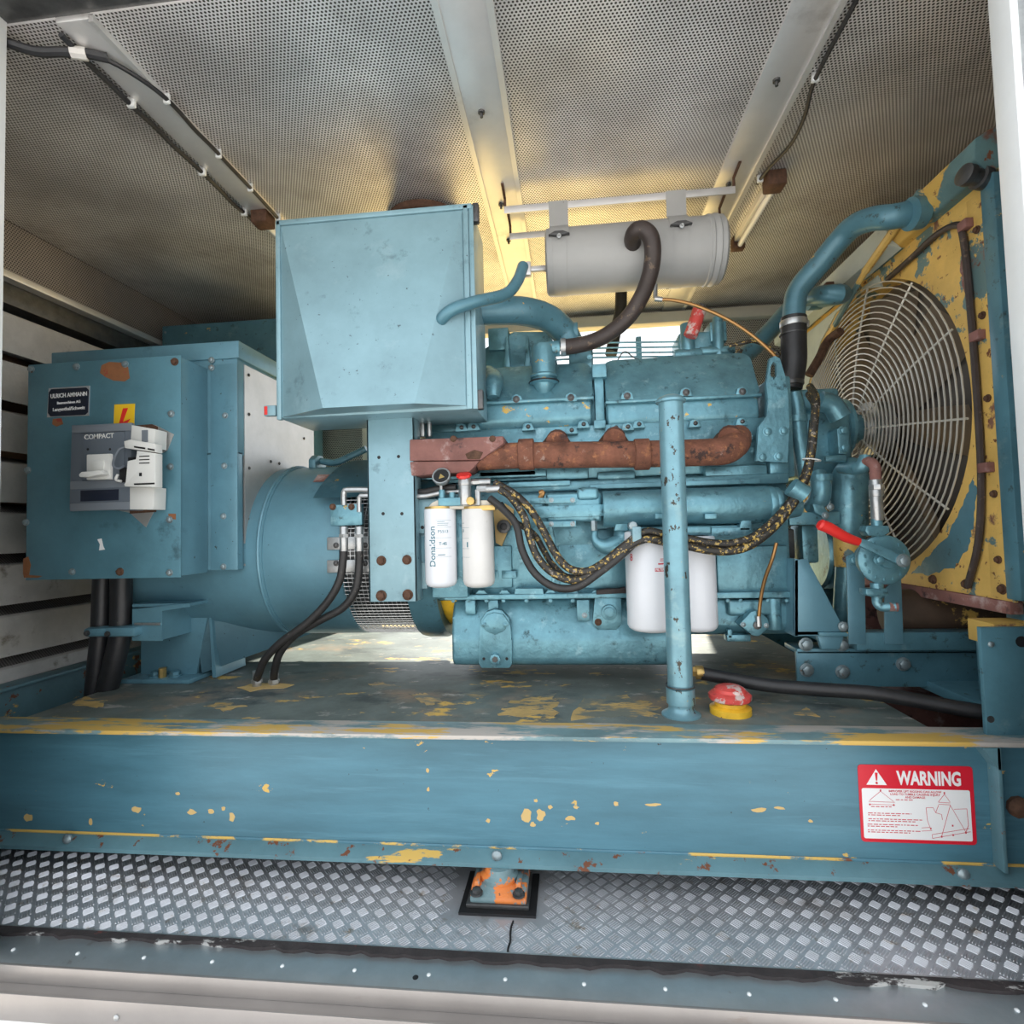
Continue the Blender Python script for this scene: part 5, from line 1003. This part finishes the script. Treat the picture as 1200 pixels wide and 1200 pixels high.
for u in (656, 791):
    xs_ = P(u, 300, YA).x; n = 40; w_ = 11*k_
    b = MB(); fsx = [[(x, YA+(R_+.002)*cos(2*pi*i/n), zca+(R_+.002)*sin(2*pi*i/n)) for i in range(n)] for x in (xs_-w_*.7, xs_+w_*.7)]
    b.poly([[fsx[0][i], fsx[0][(i+1) % n], fsx[1][(i+1) % n], fsx[1][i]] for i in range(n)]); part('strap', b, 'canister_grey', ac)
    pth = [(YA-.055, ZC-.05), (YA-.055, zca+R_*.93)] + [(YA+(R_+.004)*cos(radians(q)), zca+(R_+.004)*sin(radians(q))) for q in (122, 130, 138, 146, 154, 162)]
    inn = [(YA-.051, ZC-.05), (YA-.051, zca+R_*.93)] + [(YA+R_*cos(radians(q)), zca+R_*sin(radians(q))) for q in (122, 130, 138, 146, 154, 162)]
    for i in range(len(pth)-1): b = b if i else MB(); b.prism([pth[i], pth[i+1], inn[i+1], inn[i]], 'x', xs_-w_, xs_+w_)
    bmesh.ops.remove_doubles(b.bm, verts=b.bm.verts[:], dist=.0002); part('hanger', b, 'canister_grey', ac)
    cy_, cz_ = YA-(R_+.006)*cos(radians(20)), zca+(R_+.006)*sin(radians(20))
    b = MB(); b.prism([(xs_-w_*1.1, cz_-.003), (xs_-w_*.4, cz_+.008), (xs_+w_*.4, cz_+.008), (xs_+w_*1.1, cz_-.003), (xs_, cz_-.008)], 'y', cy_-.014, cy_+.006, .002); part('clamp_bar', b, 'steel_dark', ac); bolt(ac, (xs_, cy_-.012, cz_-.012), .008, 'steel', '-y', 'bolt', 'stud')
b = MB(); b.pcy(772, 283, YA-R_*.93, 3.5, .03, .001, 8); part('plug', b, 'steel_dark', ac)
b = MB(); b.pcy(740, 286, YA-R_*.95, 8, .03, .001); part('port', b, 'canister_grey', ac)
b = MB(); b.pt([(768, 333, YA-.04), (768, 350, YA-.04)], 2.6, 8, 1); b.pt([(767, 350, YA-.04), (776, 351, YA-.04)], 3.2, 8, 1); part('drain_fitting', b, 'steel', ac)
b = MB(); b.pb(618, 311, 640, 317, YA-.02, .02, .002); b.pb(614, 306, 622, 322, YA-.03, .03, .003); part('end_bracket', b, 'alu_rib', ac)
b = MB(); b.pt([(742, 287, YA-.10), (741, 279, YA-.14), (745, 271, YA-.17), (753, 269, YA-.18), (762, 277, YA-.18), (765, 295, YA-.17), (762, 320, YA-.14), (752, 347, YA-.10), (735, 373, YA-.07), (710, 393, YA-.05), (685, 403, 1.90), (660, 407, 1.895)], 9.5, 16, 5); solo('breather_hose', b, 'hose_brown', 'thick dark rubber hose looping from canister to breather neck', 'hose')
b = MB(); b.pt([(774, 351, YA-.04), (790, 352, YA-.04), (815, 358, YA-.04), (850, 373, YA-.05), (880, 392, YA-.06), (905, 414, YA-.06), (915, 430, YA-.05)], 2.2, 8); solo('drain_line', b, 'copper', 'thin copper coloured line sagging from the canister to the engine', 'hose')
b = MB(); b.pt([(728, 340, 2.35), (727, 365, 2.35), (722, 385, 2.35), (716, 415, 2.3)], 7, 12); solo('rear_hose', b, 'hose', 'black hose hanging behind the grey canister', 'hose')
# hanging rails
for i, (y, label) in enumerate(((1.90, 'angle rail carrying the canister hangers between ceiling ribs'), (2.08, 'rear angle rail between ceiling ribs behind the canister'))):
    h = thing('hanger_rail', label, 'rail', (.2, y, ZC-.08))
    b = MB(); b.box(-.20, .60, y-.003, y+.003, ZC-.078, ZC-.052, .001); b.box(-.20, .60, y, y+.03, ZC-.056, ZC-.052); part('rail', b, 'alu_rib', h)
    for x in (-.197, .597): b = MB(); b.tube([(x, y+.004, ZC-.056), (x, y+.004, ZC-.02), (x, y-.07, ZC-.012)], .005, 6, 1); part('hook', b, 'rust_bolt', h)
b = MB(); b.tube([(-.28, 2.15, ZC-.05), (-.18, 2.15, ZC-.05), (-.17, 2.15, ZC-.02)], .004, 6, 1); b.bm.free()
# ================================================================ stand pipe, filler, hose on the skid top
SPY = 1.53
sp = thing('stand_pipe', 'upright teal vent pipe with chipped paint on the skid', 'pipe', (PZ(797, 838, ZS).x, SPY, ZS-.004))
sx = (P(789, 480, SPY).x+P(798, 810, SPY).x)/2; ks = K(794, 650, SPY); zt = P(789, 470, SPY).z
b = MB(); b.cyl((sx-.006, SPY, ZS+.02), (sx-.002, SPY, zt), 14.2*ks, seg=32); part('pipe', b, 'pipe_teal', sp)
b = MB(); b.lathe([(0, 15*ks), (.002, 17.5*ks), (.008, 17.5*ks), (.016, 14*ks), (.022, 8*ks), (.024, 0)], (sx-.002, SPY, zt-.006), (0, 0, 1), 32); part('cap', b, 'pipe_teal', sp)
b = MB(); b.lathe([(0, 22*ks), (.004, 22*ks), (.012, 16*ks), (.02, 14*ks), (.03, 14*ks), (.032, 16*ks), (.072, 16*ks), (.074, 14.5*ks)], (sx-.006, SPY, ZS-.004), (0, 0, 1), 32); part('coupling', b, 'pipe_teal', sp)
b = MB(); n = 28; b.tube([(sx-.006+16.5*ks*cos(2*pi*i/n), SPY+16.5*ks*sin(2*pi*i/n), ZS+.074) for i in range(n)], .0022, 6, 1, True); part('wire_ring', b, 'steel_dark', sp)
fp_ = PZ(860, 838, ZS)
fc = thing('filler_cap', 'worn red filler cap on a yellow neck on the skid top', 'cap', (fp_.x, fp_.y+.03, ZS-.004)); c_ = Vector((fp_.x, fp_.y+.03, ZS-.004)); kf = K(860, 815, 1.5)
b = MB(); b.lathe([(0, 24*kf), (.016, 24*kf), (.022, 18*kf), (.034, 18*kf), (.036, 21*kf)], c_, (0, 0, 1), 28); part('neck', b, 'yellow_clean', fc)
b = MB(); b.lathe([(.034, 22*kf), (.038, 24.5*kf), (.050, 25*kf), (.056, 22*kf), (.058, 19*kf), (.066, 18*kf), (.072, 13*kf), (.073, 0)], c_, (0, 0, 1), 12); part('lid', b, 'red_cap', fc, 'dented red lid')
b = MB(); b.pt([(822, 789, 1.66), (860, 796, 1.64), (900, 803, 1.62), (960, 808, 1.59), (1020, 812, 1.56), (1080, 822, 1.53), (1130, 831, 1.50), (1165, 836, 1.48)], 8.2, 14); rh = solo('return_hose', b, 'rubber', 'thick black hose lying along the skid top towards the end plate', 'hose')
b = MB(); b.pcx(815, 824, 788, 1.66, 8, .001, 12); b.pcx(808, 817, 787, 1.66, 6, 0, 6); part('hose_fitting', b, 'brass', rh)
b = MB(); b.pb(852, 744, 880, 752, 1.80, .04, .003); b.pb(853, 738, 858, 748, 1.80, .02, .002); solo('drain_bracket', b, 'engine_teal', 'small bracket beneath the sump drain flange', 'bracket')
